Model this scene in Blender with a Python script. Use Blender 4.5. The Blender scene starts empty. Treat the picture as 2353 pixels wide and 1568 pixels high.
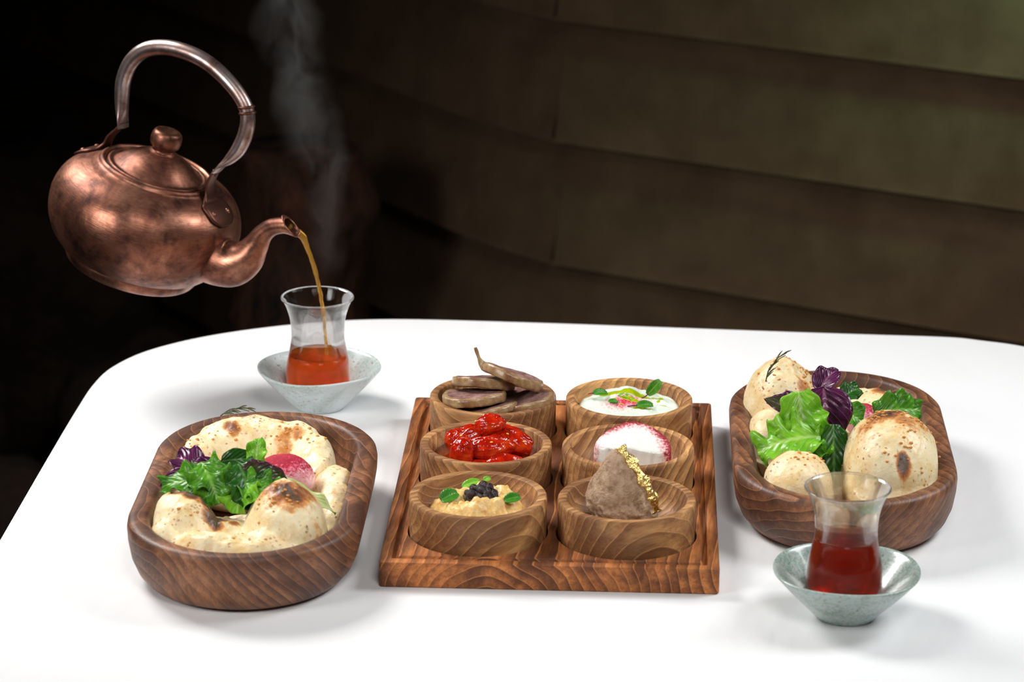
import bpy, bmesh, math, random
from mathutils import Vector, Matrix, Euler, noise
random.seed(7)
PI = math.pi
SC = bpy.context.scene
COL = SC.collection

# ------------------------------------------------------------------ camera
cd = bpy.data.cameras.new('camera')
cam = bpy.data.objects.new('camera', cd)
COL.objects.link(cam)
cr, cu, cf = Vector((.99904, .04321, .00678)), Vector((-.0198, .3085, .9510)), Vector((-.0389, .9502, -.3091))
cf.normalize(); cr = cf.cross(cu).normalized(); cu = cr.cross(cf)
cam.matrix_world = Matrix(((cr.x, cu.x, -cf.x, .0590), (cr.y, cu.y, -cf.y, -2.1325), (cr.z, cu.z, -cf.z, .8865), (0, 0, 0, 1)))
cd.sensor_width = 36
cd.lens = 7202.34 / 2353 * 36
cd.clip_start = .05
cd.clip_end = 60
cd.dof.use_dof = True
cd.dof.focus_distance = 2.46
cd.dof.aperture_fstop = 9
SC.camera = cam

# ------------------------------------------------------------------ world, lights, exposure
SC.view_settings.view_transform = 'Standard'
SC.view_settings.look = 'None'
SC.view_settings.gamma = 1
SC.view_settings.use_curve_mapping = False
SC.view_settings.exposure = 0
w = bpy.data.worlds.new('dim_room')
w.use_nodes = True
w.node_tree.nodes['Background'].inputs[0].default_value = (.75, .85, 1, 1)
w.node_tree.nodes['Background'].inputs[1].default_value = .012
SC.world = w


def area(name, loc, target, size, power, color=(1, 1, 1), spread=180, sizey=None):
    l = bpy.data.lights.new(name, 'AREA')
    l.energy = power
    l.color = color
    l.spread = math.radians(spread)
    l.size = size
    if sizey:
        l.shape = 'RECTANGLE'
        l.size_y = sizey
    o = bpy.data.objects.new(name, l)
    COL.objects.link(o)
    o.location = loc
    o.rotation_euler = (Vector(target) - Vector(loc)).to_track_quat('-Z', 'Y').to_euler()
    return o


area('window_light_back_left', (-1.0, .85, 1.15), (.0, .12, 0), .6, 9.0, (1, .985, .96), 100)
area('window_light_right', (1.15, .45, 1.15), (.18, .08, 0), .6, 5.4, (.97, .99, 1), 100)
area('room_light_front_left', (-1.2, -.7, .8), (-.28, .38, .13), .45, 1.6, (1, .98, .95), 60)
area('room_light_front', (.35, -1.4, 1.6), (.0, .1, 0), .7, 1.5, (1, .99, .97), 45)
area('wall_wash_warm', (1.0, 1.12, 1.35), (.72, 1.44, 0), .3, .85, (1, .80, .60), 110)
area('wall_wash_green', (.86, 1.08, .50), (.60, 1.47, .20), .12, .20, (.45, 1, .60), 40)

# ------------------------------------------------------------------ helpers
def tag(o, label=None, cat=None, group=None, kind=None):
    if label: o['label'] = label
    if cat: o['category'] = cat
    if group: o['group'] = group
    if kind: o['kind'] = kind
    return o


def empty(name, loc=(0, 0, 0), rz=0):
    o = bpy.data.objects.new(name, None)
    o.empty_display_size = .02
    COL.objects.link(o)
    o.location = loc
    o.rotation_euler = (0, 0, rz)
    return o


def make(name, vf, m, parent=None, loc=None, smooth=True, rot=None, angle=None):
    v, f = vf
    me = bpy.data.meshes.new(name)
    me.from_pydata([tuple(p) for p in v], [], f)
    bm = bmesh.new(); bm.from_mesh(me)
    bmesh.ops.recalc_face_normals(bm, faces=bm.faces)
    bm.to_mesh(me); bm.free()
    me.materials.append(m)
    if smooth:
        me.polygons.foreach_set('use_smooth', [True] * len(me.polygons))
        if angle:
            me.set_sharp_from_angle(angle=math.radians(angle))
    me.update()
    o = bpy.data.objects.new(name, me)
    COL.objects.link(o)
    if parent: o.parent = parent
    if loc is not None: o.location = loc
    if rot is not None: o.rotation_euler = rot
    return o


def join(*parts):
    V, F = [], []
    for v, f in parts:
        k = len(V)
        V += [tuple(p) for p in v]
        F += [[i + k for i in q] for q in f]
    return V, F


def xform(vf, M):
    return [M @ Vector(p) for p in vf[0]], vf[1]


def lathe(prof, seg=64, cap0=False, cap1=False):
    V, F = [], []
    rings = []
    for r, z in prof:
        if r < 1e-6:
            rings.append([len(V)]); V.append((0, 0, z))
        else:
            rings.append(list(range(len(V), len(V) + seg)))
            V += [(r * math.cos(2 * PI * k / seg), r * math.sin(2 * PI * k / seg), z) for k in range(seg)]
    for a, b in zip(rings, rings[1:]):
        if len(a) == 1 and len(b) == 1: continue
        for k in range(seg):
            k2 = (k + 1) % seg
            if len(a) == 1: F.append([a[0], b[k2], b[k]])
            elif len(b) == 1: F.append([a[k], a[k2], b[0]])
            else: F.append([a[k], a[k2], b[k2], b[k]])
    return V, F


def catmull(P, n):
    P = [Vector(p) if len(p) < 5 else p for p in P]
    out = []
    d = len(P[0])
    Q = [tuple(p) for p in P]
    for i in range(len(Q) - 1):
        p0, p1, p2, p3 = Q[max(i - 1, 0)], Q[i], Q[i + 1], Q[min(i + 2, len(Q) - 1)]
        for k in range(n):
            t = k / n
            out.append(tuple(.5 * (2 * p1[c] + (p2[c] - p0[c]) * t + (2 * p0[c] - 5 * p1[c] + 4 * p2[c] - p3[c]) * t * t + (3 * p1[c] - p0[c] - 3 * p2[c] + p3[c]) * t ** 3) for c in range(d)))
    out.append(Q[-1])
    return out


def smooth_prof(prof, n=4):
    return [(max(r, 0), z) for r, z in catmull(prof, n)]


def tube(pts, seg=16, n=6, side=None, caps=True, raw=False):
    """pts: (x,y,z,ra,rb). ra across 'side' direction, rb along it."""
    if not raw: pts = [tuple(p) if len(p) > 4 else tuple(p) + (p[3],) for p in pts]
    S = pts if raw else catmull(pts, n)
    V, F = [], []
    prev = None
    for i, p in enumerate(S):
        c = Vector(p[:3])
        a = Vector(S[max(i - 1, 0)][:3]); b = Vector(S[min(i + 1, len(S) - 1)][:3])
        t = (b - a).normalized()
        if side is not None:
            s = Vector(side)
            s = (s - t * s.dot(t)).normalized()
        elif prev is None:
            s = t.orthogonal().normalized()
        else:
            s = (prev - t * prev.dot(t)).normalized()
        prev = s
        nrm = t.cross(s)
        ra = p[3]; rb = p[4] if len(p) > 4 else p[3]
        for k in range(seg):
            an = 2 * PI * k / seg
            V.append(c + nrm * ra * math.cos(an) + s * rb * math.sin(an))
    for i in range(len(S) - 1):
        for k in range(seg):
            k2 = (k + 1) % seg
            F.append([i * seg + k, i * seg + k2, (i + 1) * seg + k2, (i + 1) * seg + k])
    if caps:
        F.append(list(range(seg))[::-1])
        F.append([(len(S) - 1) * seg + k for k in range(seg)])
    return V, F


def sphere_uv(R=(1, 1, 1), c=(0, 0, 0), seg=24, rings=14, f=None):
    V, F = [], []
    prof = []
    rg = []
    for j in range(rings + 1):
        ph = PI * j / rings
        if j in (0, rings):
            rg.append([len(V)]); V.append(Vector((0, 0, math.cos(ph))))
        else:
            rg.append(list(range(len(V), len(V) + seg)))
            V += [Vector((math.sin(ph) * math.cos(2 * PI * k / seg), math.sin(ph) * math.sin(2 * PI * k / seg), math.cos(ph))) for k in range(seg)]
    for a, b in zip(rg, rg[1:]):
        for k in range(seg):
            k2 = (k + 1) % seg
            if len(a) == 1: F.append([a[0], b[k], b[k2]])
            elif len(b) == 1: F.append([a[k], b[0], a[k2]])
            else: F.append([a[k], b[k], b[k2], a[k2]])
    out = []
    for p in V:
        q = Vector((p.x * R[0], p.y * R[1], p.z * R[2]))
        if f: q = f(p, q)
        out.append(q + Vector(c))
    return out, F


def fbm(p, s, o=4, seed=0):
    return noise.fractal(Vector(p) * s + Vector((seed * 3.1, seed * 7.7, seed * 1.3)), 1.0, 2.0, o)


def sell(t, a, b, n=3.0):
    c, s = math.cos(t), math.sin(t)
    k = (abs(c / a) ** n + abs(s / b) ** n) ** (-1 / n)
    return k * c, k * s


def capsule(t, a, b, y0=.068, n=2.05):
    c, s_ = math.cos(t), math.sin(t)
    e = 2 / n
    x = a * math.copysign(abs(c) ** e, c)
    return x, math.copysign(y0 + (b - y0) * abs(s_) ** e, s_)


def box(x0, x1, y0, y1, z0, z1, bev=0):
    bm = bmesh.new()
    bmesh.ops.create_cube(bm, size=1)
    for v in bm.verts:
        v.co = Vector(((x0 + x1) / 2 + v.co.x * (x1 - x0), (y0 + y1) / 2 + v.co.y * (y1 - y0), (z0 + z1) / 2 + v.co.z * (z1 - z0)))
    if bev:
        bmesh.ops.bevel(bm, geom=bm.edges[:], offset=bev, segments=2, affect='EDGES', profile=.5)
    V = [v.co.copy() for v in bm.verts]
    bm.verts.index_update()
    F = [[v.index for v in f.verts] for f in bm.faces]
    bm.free()
    return V, F


def attr(o, name, fn):
    a = o.data.attributes.new(name, 'FLOAT', 'POINT')
    a.data.foreach_set('value', [float(fn(v.co)) for v in o.data.vertices])

# ------------------------------------------------------------------ materials
class M:
    def __init__(s, name):
        s.m = bpy.data.materials.new(name)
        s.m.use_nodes = True
        s.t = s.m.node_tree
        s.b = s.t.nodes['Principled BSDF']
        s.out = s.t.nodes['Material Output']
    def n(s, ty, props=None, **inp):
        x = s.t.nodes.new('ShaderNode' + ty)
        for k, v in (props or {}).items(): setattr(x, k, v)
        for k, v in inp.items():
            k = k.replace('_', ' ') if k.replace('_', ' ') in x.inputs else k
            i = x.inputs[int(k[1:])] if (k[0] == 'i' and k[1:].isdigit()) else x.inputs[k]
            s.set(i, v)
        return x
    def set(s, i, v):
        if isinstance(v, bpy.types.NodeSocket): s.t.links.new(v, i)
        elif isinstance(v, bpy.types.Node): s.t.links.new(v.outputs[0], i)
        else:
            if isinstance(v, tuple) and len(v) == 3 and len(i.default_value) == 4: v = v + (1,)
            i.default_value = v
    def p(s, **kw):
        for k, v in kw.items(): s.set(s.b.inputs[k.replace('_', ' ')], v)
        return s
    def ramp(s, fac, stops, interp='LINEAR'):
        x = s.t.nodes.new('ShaderNodeValToRGB')
        x.color_ramp.interpolation = interp
        e = x.color_ramp.elements
        while len(e) < len(stops): e.new(.5)
        for el, (pos, c) in zip(e, stops):
            el.position = pos
            el.color = (c + (1,)) if isinstance(c, tuple) and len(c) == 3 else ((c, c, c, 1) if not isinstance(c, tuple) else c)
        s.set(x.inputs[0], fac)
        return x.outputs[0]
    def mix(s, fac, a, b, mode='MIX'):
        x = s.t.nodes.new('ShaderNodeMix')
        x.data_type = 'RGBA'; x.blend_type = mode
        s.set(x.inputs[0], fac); s.set(x.inputs[6], a); s.set(x.inputs[7], b)
        return x.outputs[2]
    def math(s, op, a, b=0.0, clamp=False):
        x = s.t.nodes.new('ShaderNodeMath'); x.operation = op; x.use_clamp = clamp
        s.set(x.inputs[0], a); s.set(x.inputs[1], b)
        return x.outputs[0]
    def co(s, rot=(0, 0, 0), scale=(1, 1, 1), loc=(0, 0, 0), rnd=0):
        c = s.n('TexCoord').outputs['Object']
        if rnd:
            r = s.n('ObjectInfo').outputs['Random']
            v = s.n('VectorMath', {'operation': 'SCALE'}, i0=(rnd, rnd * .7, rnd * .4), Scale=r).outputs[0]
            c = s.n('VectorMath', {'operation': 'ADD'}, i0=c, i1=v).outputs[0]
        return s.n('Mapping', Vector=c, Rotation=rot, Scale=scale, Location=loc).outputs[0]
    def noise(s, vec, scale, detail=3, rough=.5, dist=0.0):
        return s.n('TexNoise', Vector=vec, Scale=scale, Detail=detail, Roughness=rough, Distortion=dist).outputs[0]
    def bump(s, h, strength=.3, dist=.001, normal=None):
        x = s.n('Bump', Height=h, Strength=strength, Distance=dist)
        if normal is not None: s.set(x.inputs['Normal'], normal)
        return x.outputs[0]


def hexc(r, g, b):
    return tuple(((x / 255) / 12.92 if x / 255 <= .04045 else ((x / 255 + .055) / 1.055) ** 2.4) for x in (r, g, b))


def simple(name, col, rough=.5, metal=0, **kw):
    m = M(name); m.p(Base_Color=col, Roughness=rough, Metallic=metal, **kw)
    return m.m


def wood(name, light, mid, dark, rot=(0, 0, 0), loc=(0, 0, 0), scale=45, dist=4, rnd=0, dscale=.5, spec=.35, rough=.5, gl=.7):
    m = M(name)
    c = m.co(rot, (1, 1, 1), loc, rnd)
    big = m.n('TexNoise', Vector=m.n('Mapping', Vector=c, Scale=(1, .35, 1)).outputs[0], Scale=10.0, Detail=2.0, Roughness=.5).outputs[1]
    off = m.n('VectorMath', {'operation': 'SCALE'}, i0=m.n('VectorMath', {'operation': 'SUBTRACT'}, i0=big, i1=(.5, .5, .5)).outputs[0], Scale=dist * .010).outputs[0]
    cw = m.n('VectorMath', {'operation': 'ADD'}, i0=c, i1=off).outputs[0]
    wv = m.n('TexWave', {'wave_type': 'RINGS', 'rings_direction': 'Y', 'wave_profile': 'SAW'}, Vector=cw, Scale=scale, Distortion=.6, Detail=2.0).outputs
    stretch = m.n('Mapping', Vector=cw, Scale=(1, .06, 1)).outputs[0]
    fine = m.noise(stretch, 900, 3, .6)
    blot = m.noise(m.n('Mapping', Vector=cw, Scale=(1, .3, 1)).outputs[0], 30, 3, .6)
    streak = m.noise(m.n('Mapping', Vector=cw, Scale=(1, .08, 1)).outputs[0], 200, 3, .6)
    col = m.ramp(streak, [(.32, mid), (.6, light)])
    col = m.mix(m.ramp(blot, [(.42, 0.8), (.62, 0.0)]), col, dark)
    band = m.ramp(wv[1], [(.0, 0.0), (.25, .15), (.80, .75), (.93, .95), (.97, 0.0), (1.0, 0.0)])
    col = m.mix(m.math('MULTIPLY', band, m.ramp(m.noise(c, 18, 2), [(.32, .45), (.6, 1.0)])), col, dark)
    gl_ = m.ramp(wv[1], [(.88, 0.0), (.955, gl), (.99, gl * .6), (1.0, 0.0)])
    col = m.mix(gl_, col, light)
    col = m.mix(.5, col, m.ramp(fine, [(.3, .35), (.6, 1.0)]), 'MULTIPLY')
    m.p(Base_Color=col, Roughness=m.ramp(fine, [(.3, rough + .15), (.7, rough)]), Normal=m.bump(fine, .25, .0006))
    m.b.inputs['Specular IOR Level'].default_value = spec
    return m.m


MT = {}
MT['board'] = wood('board_wood', hexc(216, 136, 74), hexc(164, 92, 46), hexc(80, 42, 24), rot=(0, .0, .06), loc=(.03, 0, .03), scale=40, dist=3.5)
MT['bowl'] = wood('bowl_wood', hexc(226, 172, 110), hexc(184, 124, 74), hexc(108, 66, 40), rot=(.5, .3, 1.45), loc=(.0, 0, .05), scale=50, dist=4.5, rnd=3, gl=.45)
MT['tray'] = wood('tray_wood', hexc(168, 112, 74), hexc(128, 78, 50), hexc(70, 40, 28), rot=(.9, .25, .4), loc=(.05, 0, .02), scale=46, dist=5, rnd=3, gl=.6, spec=.5, rough=.42)

m = M('table_linen')
c = m.co()
wr = m.noise(m.n('Mapping', Vector=c, Scale=(1, .35, 1)).outputs[0], 9, 3, .5, 1.0)
weave = m.math('ADD', m.n('TexWave', {'bands_direction': 'X'}, Vector=c, Scale=420.0).outputs[1], m.n('TexWave', {'bands_direction': 'Y'}, Vector=c, Scale=420.0).outputs[1])
m.p(Base_Color=(.79, .79, .80), Roughness=.85, Normal=m.bump(weave, .12, .0004, m.bump(wr, .22, .02)))
m.b.inputs['Sheen Weight'].default_value = .1
MT['linen'] = m.m

m = M('aged_copper')
c = m.co()
mp = m.n('Mapping', Vector=c, Scale=(1, 1, 8)).outputs[0]
brush = m.noise(mp, 140, 3, .6)
pat = m.noise(c, 26, 5, .65, .6)
pat2 = m.noise(c, 75, 4, .6)
scr = m.n('TexVoronoi', {'feature': 'DISTANCE_TO_EDGE'}, Vector=m.n('Mapping', Vector=m.n('VectorMath', {'operation': 'ADD'}, i0=c, i1=m.n('TexNoise', Vector=c, Scale=30.0).outputs[1]).outputs[0], Scale=(1, 1, 3)).outputs[0], Scale=22.0).outputs[0]
col = m.ramp(pat, [(.32, hexc(72, 46, 40)), (.48, hexc(138, 88, 70)), (.72, hexc(190, 134, 110))])
col = m.mix(m.ramp(pat2, [(.50, 0.0), (.70, .7)]), col, hexc(58, 40, 38))
col = m.mix(m.math('MULTIPLY', m.ramp(scr, [(.0, .6), (.006, 0.0)]), m.ramp(pat, [(.5, 0.0), (.6, 1.0)])), col, hexc(225, 165, 135))
col = m.mix(.4, col, m.ramp(brush, [(.3, .55), (.65, 1.0)]), 'MULTIPLY')
m.p(Base_Color=col, Metallic=.92, Roughness=m.math('ADD', m.ramp(pat, [(.3, .44), (.7, .28)]), m.math('MULTIPLY', brush, .12)), Normal=m.bump(brush, .18, .0008))
MT['copper'] = m.m

m = M('worn_steel_copper')
c = m.co()
pat = m.noise(c, 60, 4, .6)
col = m.ramp(pat, [(.3, hexc(104, 76, 70)), (.5, hexc(164, 140, 134)), (.72, hexc(206, 196, 196))])
m.p(Base_Color=col, Metallic=.95, Roughness=m.ramp(pat, [(.3, .42), (.7, .28)]), Normal=m.bump(m.noise(c, 500, 2), .12, .0004))
MT['handle'] = m.m
MT['copper_dark'] = simple('tarnished_copper', hexc(96, 62, 52), .42, .9)
MT['kettle_inside'] = simple('kettle_inside', hexc(70, 38, 26), .4, .9)

m = M('clear_glass')
m.t.nodes.remove(m.b)
g = m.n('BsdfGlass', Color=(1, 1, 1, 1), Roughness=0.0, IOR=1.45)
tr = m.n('BsdfTransparent')
fr = m.n('LayerWeight', Blend=.35)
mx = m.n('MixShader', i0=m.ramp(fr.outputs['Facing'], [(.0, .2), (.8, 1.0)]), i1=tr, i2=g)
m.t.links.new(mx.outputs[0], m.out.inputs[0])
MT['glass'] = m.m

def tea(name, c1, dens, base=(1, 1, 1), tw=1):
    m = M(name)
    m.p(Base_Color=base, Roughness=0.02, IOR=1.33)
    m.b.inputs['Transmission Weight'].default_value = tw
    v = m.n('VolumeAbsorption', Color=c1 + (1,), Density=dens)
    m.t.links.new(v.outputs[0], m.out.inputs['Volume'])
    return m.m
MT['tea_light'] = tea('amber_tea', (.98, .36, .03), 62, (1, .42, .08), .9)
MT['tea_dark'] = tea('dark_tea', (.86, .26, .02), 95, (.9, .3, .12), .97)
MT['tea_stream'] = tea('pouring_tea', (.98, .70, .18), 30, (.95, .56, .10), .76)

def ceramic(name, base, spot, rust, amt):
    m = M(name)
    c = m.co(rnd=2)
    sp = m.noise(c, 420, 3, .7)
    zone = m.noise(c, 22, 3, .6, 1.5)
    col = m.mix(m.ramp(zone, [(.42, 0.0), (.7, .6)]), base, spot)
    col = m.mix(m.math('MULTIPLY', m.ramp(sp, [(.55 - amt, 0.0), (.66 - amt, 1.0)]), m.ramp(zone, [(.35, .15), (.6, .9)])), col, spot)
    sp2 = m.noise(c, 330, 2, .6)
    col = m.mix(m.math('MULTIPLY', m.ramp(sp2, [(.6, 0.0), (.7, 1.0)]), m.ramp(m.noise(c, 14, 2), [(.40, 0.0), (.55, .9)])), col, rust)
    m.p(Base_Color=col, Roughness=.22, Normal=m.bump(sp, .15, .0006))
    m.b.inputs['Coat Weight'].default_value = .3
    return m.m
MT['saucer_back'] = ceramic('pale_green_glaze', hexc(214, 224, 226), hexc(150, 172, 160), hexc(160, 120, 80), .0)
MT['saucer_front'] = ceramic('speckled_celadon_glaze', hexc(172, 186, 182), hexc(112, 138, 124), hexc(140, 96, 66), .09)

def bread(name, base, tan):
    m = M(name)
    c = m.co()
    char = m.n('Attribute', {'attribute_name': 'char'}).outputs['Fac']
    tint = m.noise(c, 48, 5, .7)
    fine = m.noise(c, 260, 3, .6)
    col = m.mix(m.ramp(tint, [(.42, 0.0), (.66, .9)]), base, tan)
    spk = m.n('TexVoronoi', Vector=m.n('VectorMath', {'operation': 'ADD'}, i0=c, i1=m.n('VectorMath', {'operation': 'SCALE'}, i0=m.n('TexNoise', Vector=c, Scale=300.0).outputs[1], Scale=.003).outputs[0]).outputs[0], Scale=230.0).outputs[0]
    zone = m.noise(c, 34, 3, .6, .5)
    z2 = m.math('ADD', m.ramp(zone, [(.42, 0.0), (.62, .9)]), m.math('MULTIPLY', char, .9), True)
    col = m.mix(m.math('MULTIPLY', m.ramp(spk, [(.16, 1.0), (.30, 0.0)]), z2), col, hexc(158, 76, 28))
    spk2 = m.n('TexVoronoi', Vector=c, Scale=120.0).outputs[0]
    col = m.mix(m.math('MULTIPLY', m.ramp(spk2, [(.09, 1.0), (.17, 0.0)]), m.math('ADD', .35, m.math('MULTIPLY', char, .9), True)), col, hexc(96, 42, 20))
    cn = m.math('ADD', char, m.math('MULTIPLY', m.math('SUBTRACT', m.noise(c, 110, 4, .7), .5), 1.0))
    brown = m.ramp(cn, [(.22, hexc(236, 206, 150)), (.45, hexc(214, 146, 74)), (.75, hexc(150, 76, 32)), (1.0, hexc(62, 28, 18))])
    col = m.mix(m.ramp(cn, [(.15, 0.0), (.5, .92)]), col, brown)
    m.p(Base_Color=col, Roughness=m.ramp(tint, [(.3, .5), (.7, .32)]), Normal=m.bump(fine, .35, .0012, m.bump(tint, .35, .003)))
    m.b.inputs['Subsurface Weight'].default_value = .12
    m.b.inputs['Subsurface Radius'].default_value = (.012, .006, .003)
    m.b.inputs['Subsurface Scale'].default_value = .3
    return m.m
MT['bread'] = bread('baked_dough', hexc(238, 222, 182), hexc(226, 188, 122))
MT['crumb'] = simple('golden_crumb', hexc(206, 140, 66), .45)

def leafm(name, c1, c2, vein, rough=.3, edge=None):
    m = M(name)
    uv = m.n('UVMap').outputs[0]
    c = m.co()
    nz = m.noise(c, 90, 4, .6)
    col = m.mix(m.ramp(nz, [(.35, 0.0), (.65, 1.0)]), c1, c2)
    s = m.n('SeparateXYZ', Vector=uv).outputs
    ax = m.math('ABSOLUTE', m.math('SUBTRACT', s[0], .5))
    if edge: col = m.mix(m.ramp(ax, [(.25, 0.0), (.5, .9)]), col, edge)
    col = m.mix(m.ramp(ax, [(.02, .8), (.06, 0.0)]), col, vein)
    sv = m.math('SINE', m.math('MULTIPLY', m.math('SUBTRACT', s[1], m.math('MULTIPLY', ax, .8)), 44))
    col = m.mix(m.math('MULTIPLY', m.ramp(sv, [(.90, 0.0), (1.0, .45)]), .8), col, vein)
    m.p(Base_Color=col, Roughness=rough, Normal=m.bump(m.math('ADD', sv, m.math('MULTIPLY', nz, 2)), .25, .0009))
    m.b.inputs['Subsurface Weight'].default_value = .0
    tl = m.n('BsdfTranslucent', Color=col)
    mx = m.n('MixShader', i0=.32, i1=m.b, i2=tl)
    m.t.links.new(mx.outputs[0], m.out.inputs[0])
    return m.m
MT['green'] = leafm('green_leaf', hexc(48, 120, 18), hexc(104, 176, 40), hexc(150, 205, 90))
MT['darkgreen'] = leafm('dark_green_leaf', hexc(22, 78, 22), hexc(50, 112, 34), hexc(110, 160, 80))
MT['lime'] = leafm('bright_lettuce_leaf', hexc(112, 190, 30), hexc(150, 212, 60), hexc(196, 232, 130))
MT['purple'] = leafm('purple_leaf', hexc(62, 20, 52), hexc(104, 40, 88), hexc(180, 110, 150), .22)
MT['purpgreen'] = leafm('purple_green_leaf', hexc(40, 66, 26), hexc(70, 84, 34), hexc(150, 90, 120), .25, hexc(90, 24, 64))
MT['paleleaf'] = leafm('pale_lettuce_leaf', hexc(196, 212, 130), hexc(214, 222, 160), hexc(230, 236, 190))
MT['micro'] = leafm('small_green_leaf', hexc(50, 130, 30), hexc(84, 160, 40), hexc(120, 180, 80))
MT['stem'] = simple('dark_red_stem', hexc(110, 24, 50), .4)
MT['herb'] = simple('dried_herb', hexc(70, 72, 34), .6)

m = M('sausage_meat')
c = m.co()
n1 = m.noise(c, 160, 4, .65); n2 = m.noise(c, 500, 2)
col = m.ramp(n1, [(.3, hexc(96, 58, 54)), (.55, hexc(144, 106, 100)), (.75, hexc(180, 148, 140))])
m.p(Base_Color=col, Roughness=.45, Normal=m.bump(n2, .4, .0008))
MT['meat'] = m.m
m = M('sausage_casing')
c = m.co()
n1 = m.noise(c, 90, 4, .65)
col = m.ramp(n1, [(.3, hexc(116, 70, 46)), (.5, hexc(150, 118, 82)), (.72, hexc(190, 168, 128))])
m.p(Base_Color=col, Roughness=.3, Normal=m.bump(n1, .4, .0015))
MT['casing'] = m.m

m = M('tomato_skin')
c = m.co()
n1 = m.noise(c, 70, 3, .6, .5); n2 = m.noise(m.n('Mapping', Vector=c, Scale=(1, .5, 1)).outputs[0], 190, 3, .6, 1.0)
col = m.ramp(n1, [(.3, hexc(128, 12, 4)), (.5, hexc(182, 30, 8)), (.7, hexc(208, 66, 14))])
m.p(Base_Color=col, Roughness=.10, Normal=m.bump(n2, .5, .0015))
m.b.inputs['Coat Weight'].default_value = .0
m.b.inputs['Subsurface Weight'].default_value = .0
m.b.inputs['Subsurface Radius'].default_value = (.01, .002, .001)
m.b.inputs['Subsurface Scale'].default_value = .3
MT['tomato'] = m.m
MT['seed'] = simple('tomato_seed', hexc(236, 190, 90), .25)
m = M('amber_oil')
m.p(Base_Color=hexc(132, 46, 8), Roughness=.05, IOR=1.45)
m.b.inputs['Transmission Weight'].default_value = .2
MT['oil'] = m.m

def paste(name, c1, c2, c3, rough=.45, bs=.6, ns=130, sss=.1, bd=.0015):
    m = M(name)
    c = m.co()
    n1 = m.noise(c, ns, 5, .65); n2 = m.noise(c, ns * 3, 3, .6)
    col = m.ramp(n1, [(.3, c1), (.5, c2), (.72, c3)])
    m.p(Base_Color=col, Roughness=rough, Normal=m.bump(n2, bs, bd * .5, m.bump(n1, bs, bd)))
    m.b.inputs['Subsurface Weight'].default_value = sss
    m.b.inputs['Subsurface Scale'].default_value = .2
    m.b.inputs['Subsurface Radius'].default_value = (.01, .006, .004)
    return m
MT['hummus'] = paste('nut_dip', hexc(196, 138, 66), hexc(226, 184, 108), hexc(238, 210, 144), .35).m
MT['jam'] = paste('black_jam', hexc(14, 4, 8), hexc(26, 6, 14), hexc(56, 14, 26), .06, .8, 260, 0, .002).m
MT['pate'] = paste('brown_pate', hexc(128, 94, 68), hexc(172, 140, 110), hexc(196, 168, 138), .6, .8, 170, .02, .002).m

def dusted(name, base, red, scale=420, thr=.52):
    m = paste(name, *base, .35, .25, 60, .1, .001)
    c = m.co()
    col = m.b.inputs['Base Color'].links[0].from_socket
    dust = m.n('Attribute', {'attribute_name': 'dust'}).outputs['Fac']
    n = m.noise(c, scale, 3, .7)
    f = m.math('ADD', dust, m.math('MULTIPLY', m.math('SUBTRACT', n, .5), 1.6))
    k = m.math('MULTIPLY', m.ramp(f, [(.22, 0.0), (.80, 1.0)]), m.ramp(dust, [(.04, 0.0), (.2, 1.0)]))
    m.p(Base_Color=m.mix(k, col, m.mix(m.ramp(f, [(.5, 0.0), (1.0, 1.0)]), red[0], red[1])), Roughness=m.ramp(k, [(0, .25), (1, .8)]))
    return m
W3 = (hexc(224, 224, 216), hexc(232, 234, 228), hexc(238, 240, 238))
MT['cheese'] = dusted('white_cheese_dusted_red', W3, (hexc(206, 60, 78), hexc(128, 10, 28))).m
MT['radish'] = dusted('pink_ball_dusted_red', (hexc(226, 120, 140), hexc(240, 176, 186), hexc(248, 214, 216)), (hexc(214, 50, 84), hexc(160, 10, 44))).m
m = dusted('yogurt_dip_streaked', (hexc(200, 212, 196), hexc(218, 228, 214), hexc(230, 238, 228)), (hexc(226, 80, 110), hexc(196, 20, 60)), 520)
col = m.b.inputs['Base Color'].links[0].from_socket
oil = m.n('Attribute', {'attribute_name': 'oil'}).outputs['Fac']
f = m.ramp(m.math('ADD', oil, m.math('MULTIPLY', m.math('SUBTRACT', m.noise(m.co(), 130, 3, .6), .5), .7)), [(.45, 0.0), (.55, 1.0)])
m.p(Base_Color=m.mix(f, col, hexc(158, 176, 14)), Roughness=m.ramp(f, [(0, .3), (1, .08)]))
MT['yogurt'] = m.m
MT['red_dust'] = simple('sumac_dust', hexc(140, 24, 34), .8)

m = M('gold_leaf')
c = m.co()
m.p(Base_Color=hexc(255, 222, 140), Metallic=1.0, Roughness=.26, Normal=m.bump(m.noise(c, 330, 3, .6), .7, .002))
MT['gold'] = m.m

m = M('brown_felt_panel')
c = m.co()
n1 = m.noise(c, 700, 3, .7); n2 = m.noise(c, 14, 3, .6)
col = m.mix(m.ramp(n2, [(.35, 0.0), (.65, 1.0)]), hexc(108, 86, 66), hexc(124, 101, 78))
m.p(Base_Color=m.mix(.25, col, m.ramp(n1, [(.3, .5), (.7, 1.0)]), 'MULTIPLY'), Roughness=.95, Normal=m.bump(n1, .3, .001))
m.b.inputs['Specular IOR Level'].default_value = .1
MT['felt'] = m.m
m = M('dark_rock')
c = m.co()
n1 = m.noise(c, 9, 5, .7)
m.p(Base_Color=m.ramp(n1, [(.3, hexc(20, 14, 12)), (.7, hexc(74, 52, 40))]), Roughness=.9, Normal=m.bump(n1, .8, .03))
MT['rock'] = m.m
m = M('charred_bark')
c = m.co(scale=(1, 1, .4))
n1 = m.noise(c, 16, 5, .7, 1.0)
m.p(Base_Color=m.ramp(n1, [(.35, hexc(18, 12, 10)), (.6, hexc(96, 58, 38)), (.75, hexc(150, 92, 60))]), Roughness=.85, Normal=m.bump(n1, .8, .02))
MT['bark'] = m.m
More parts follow.
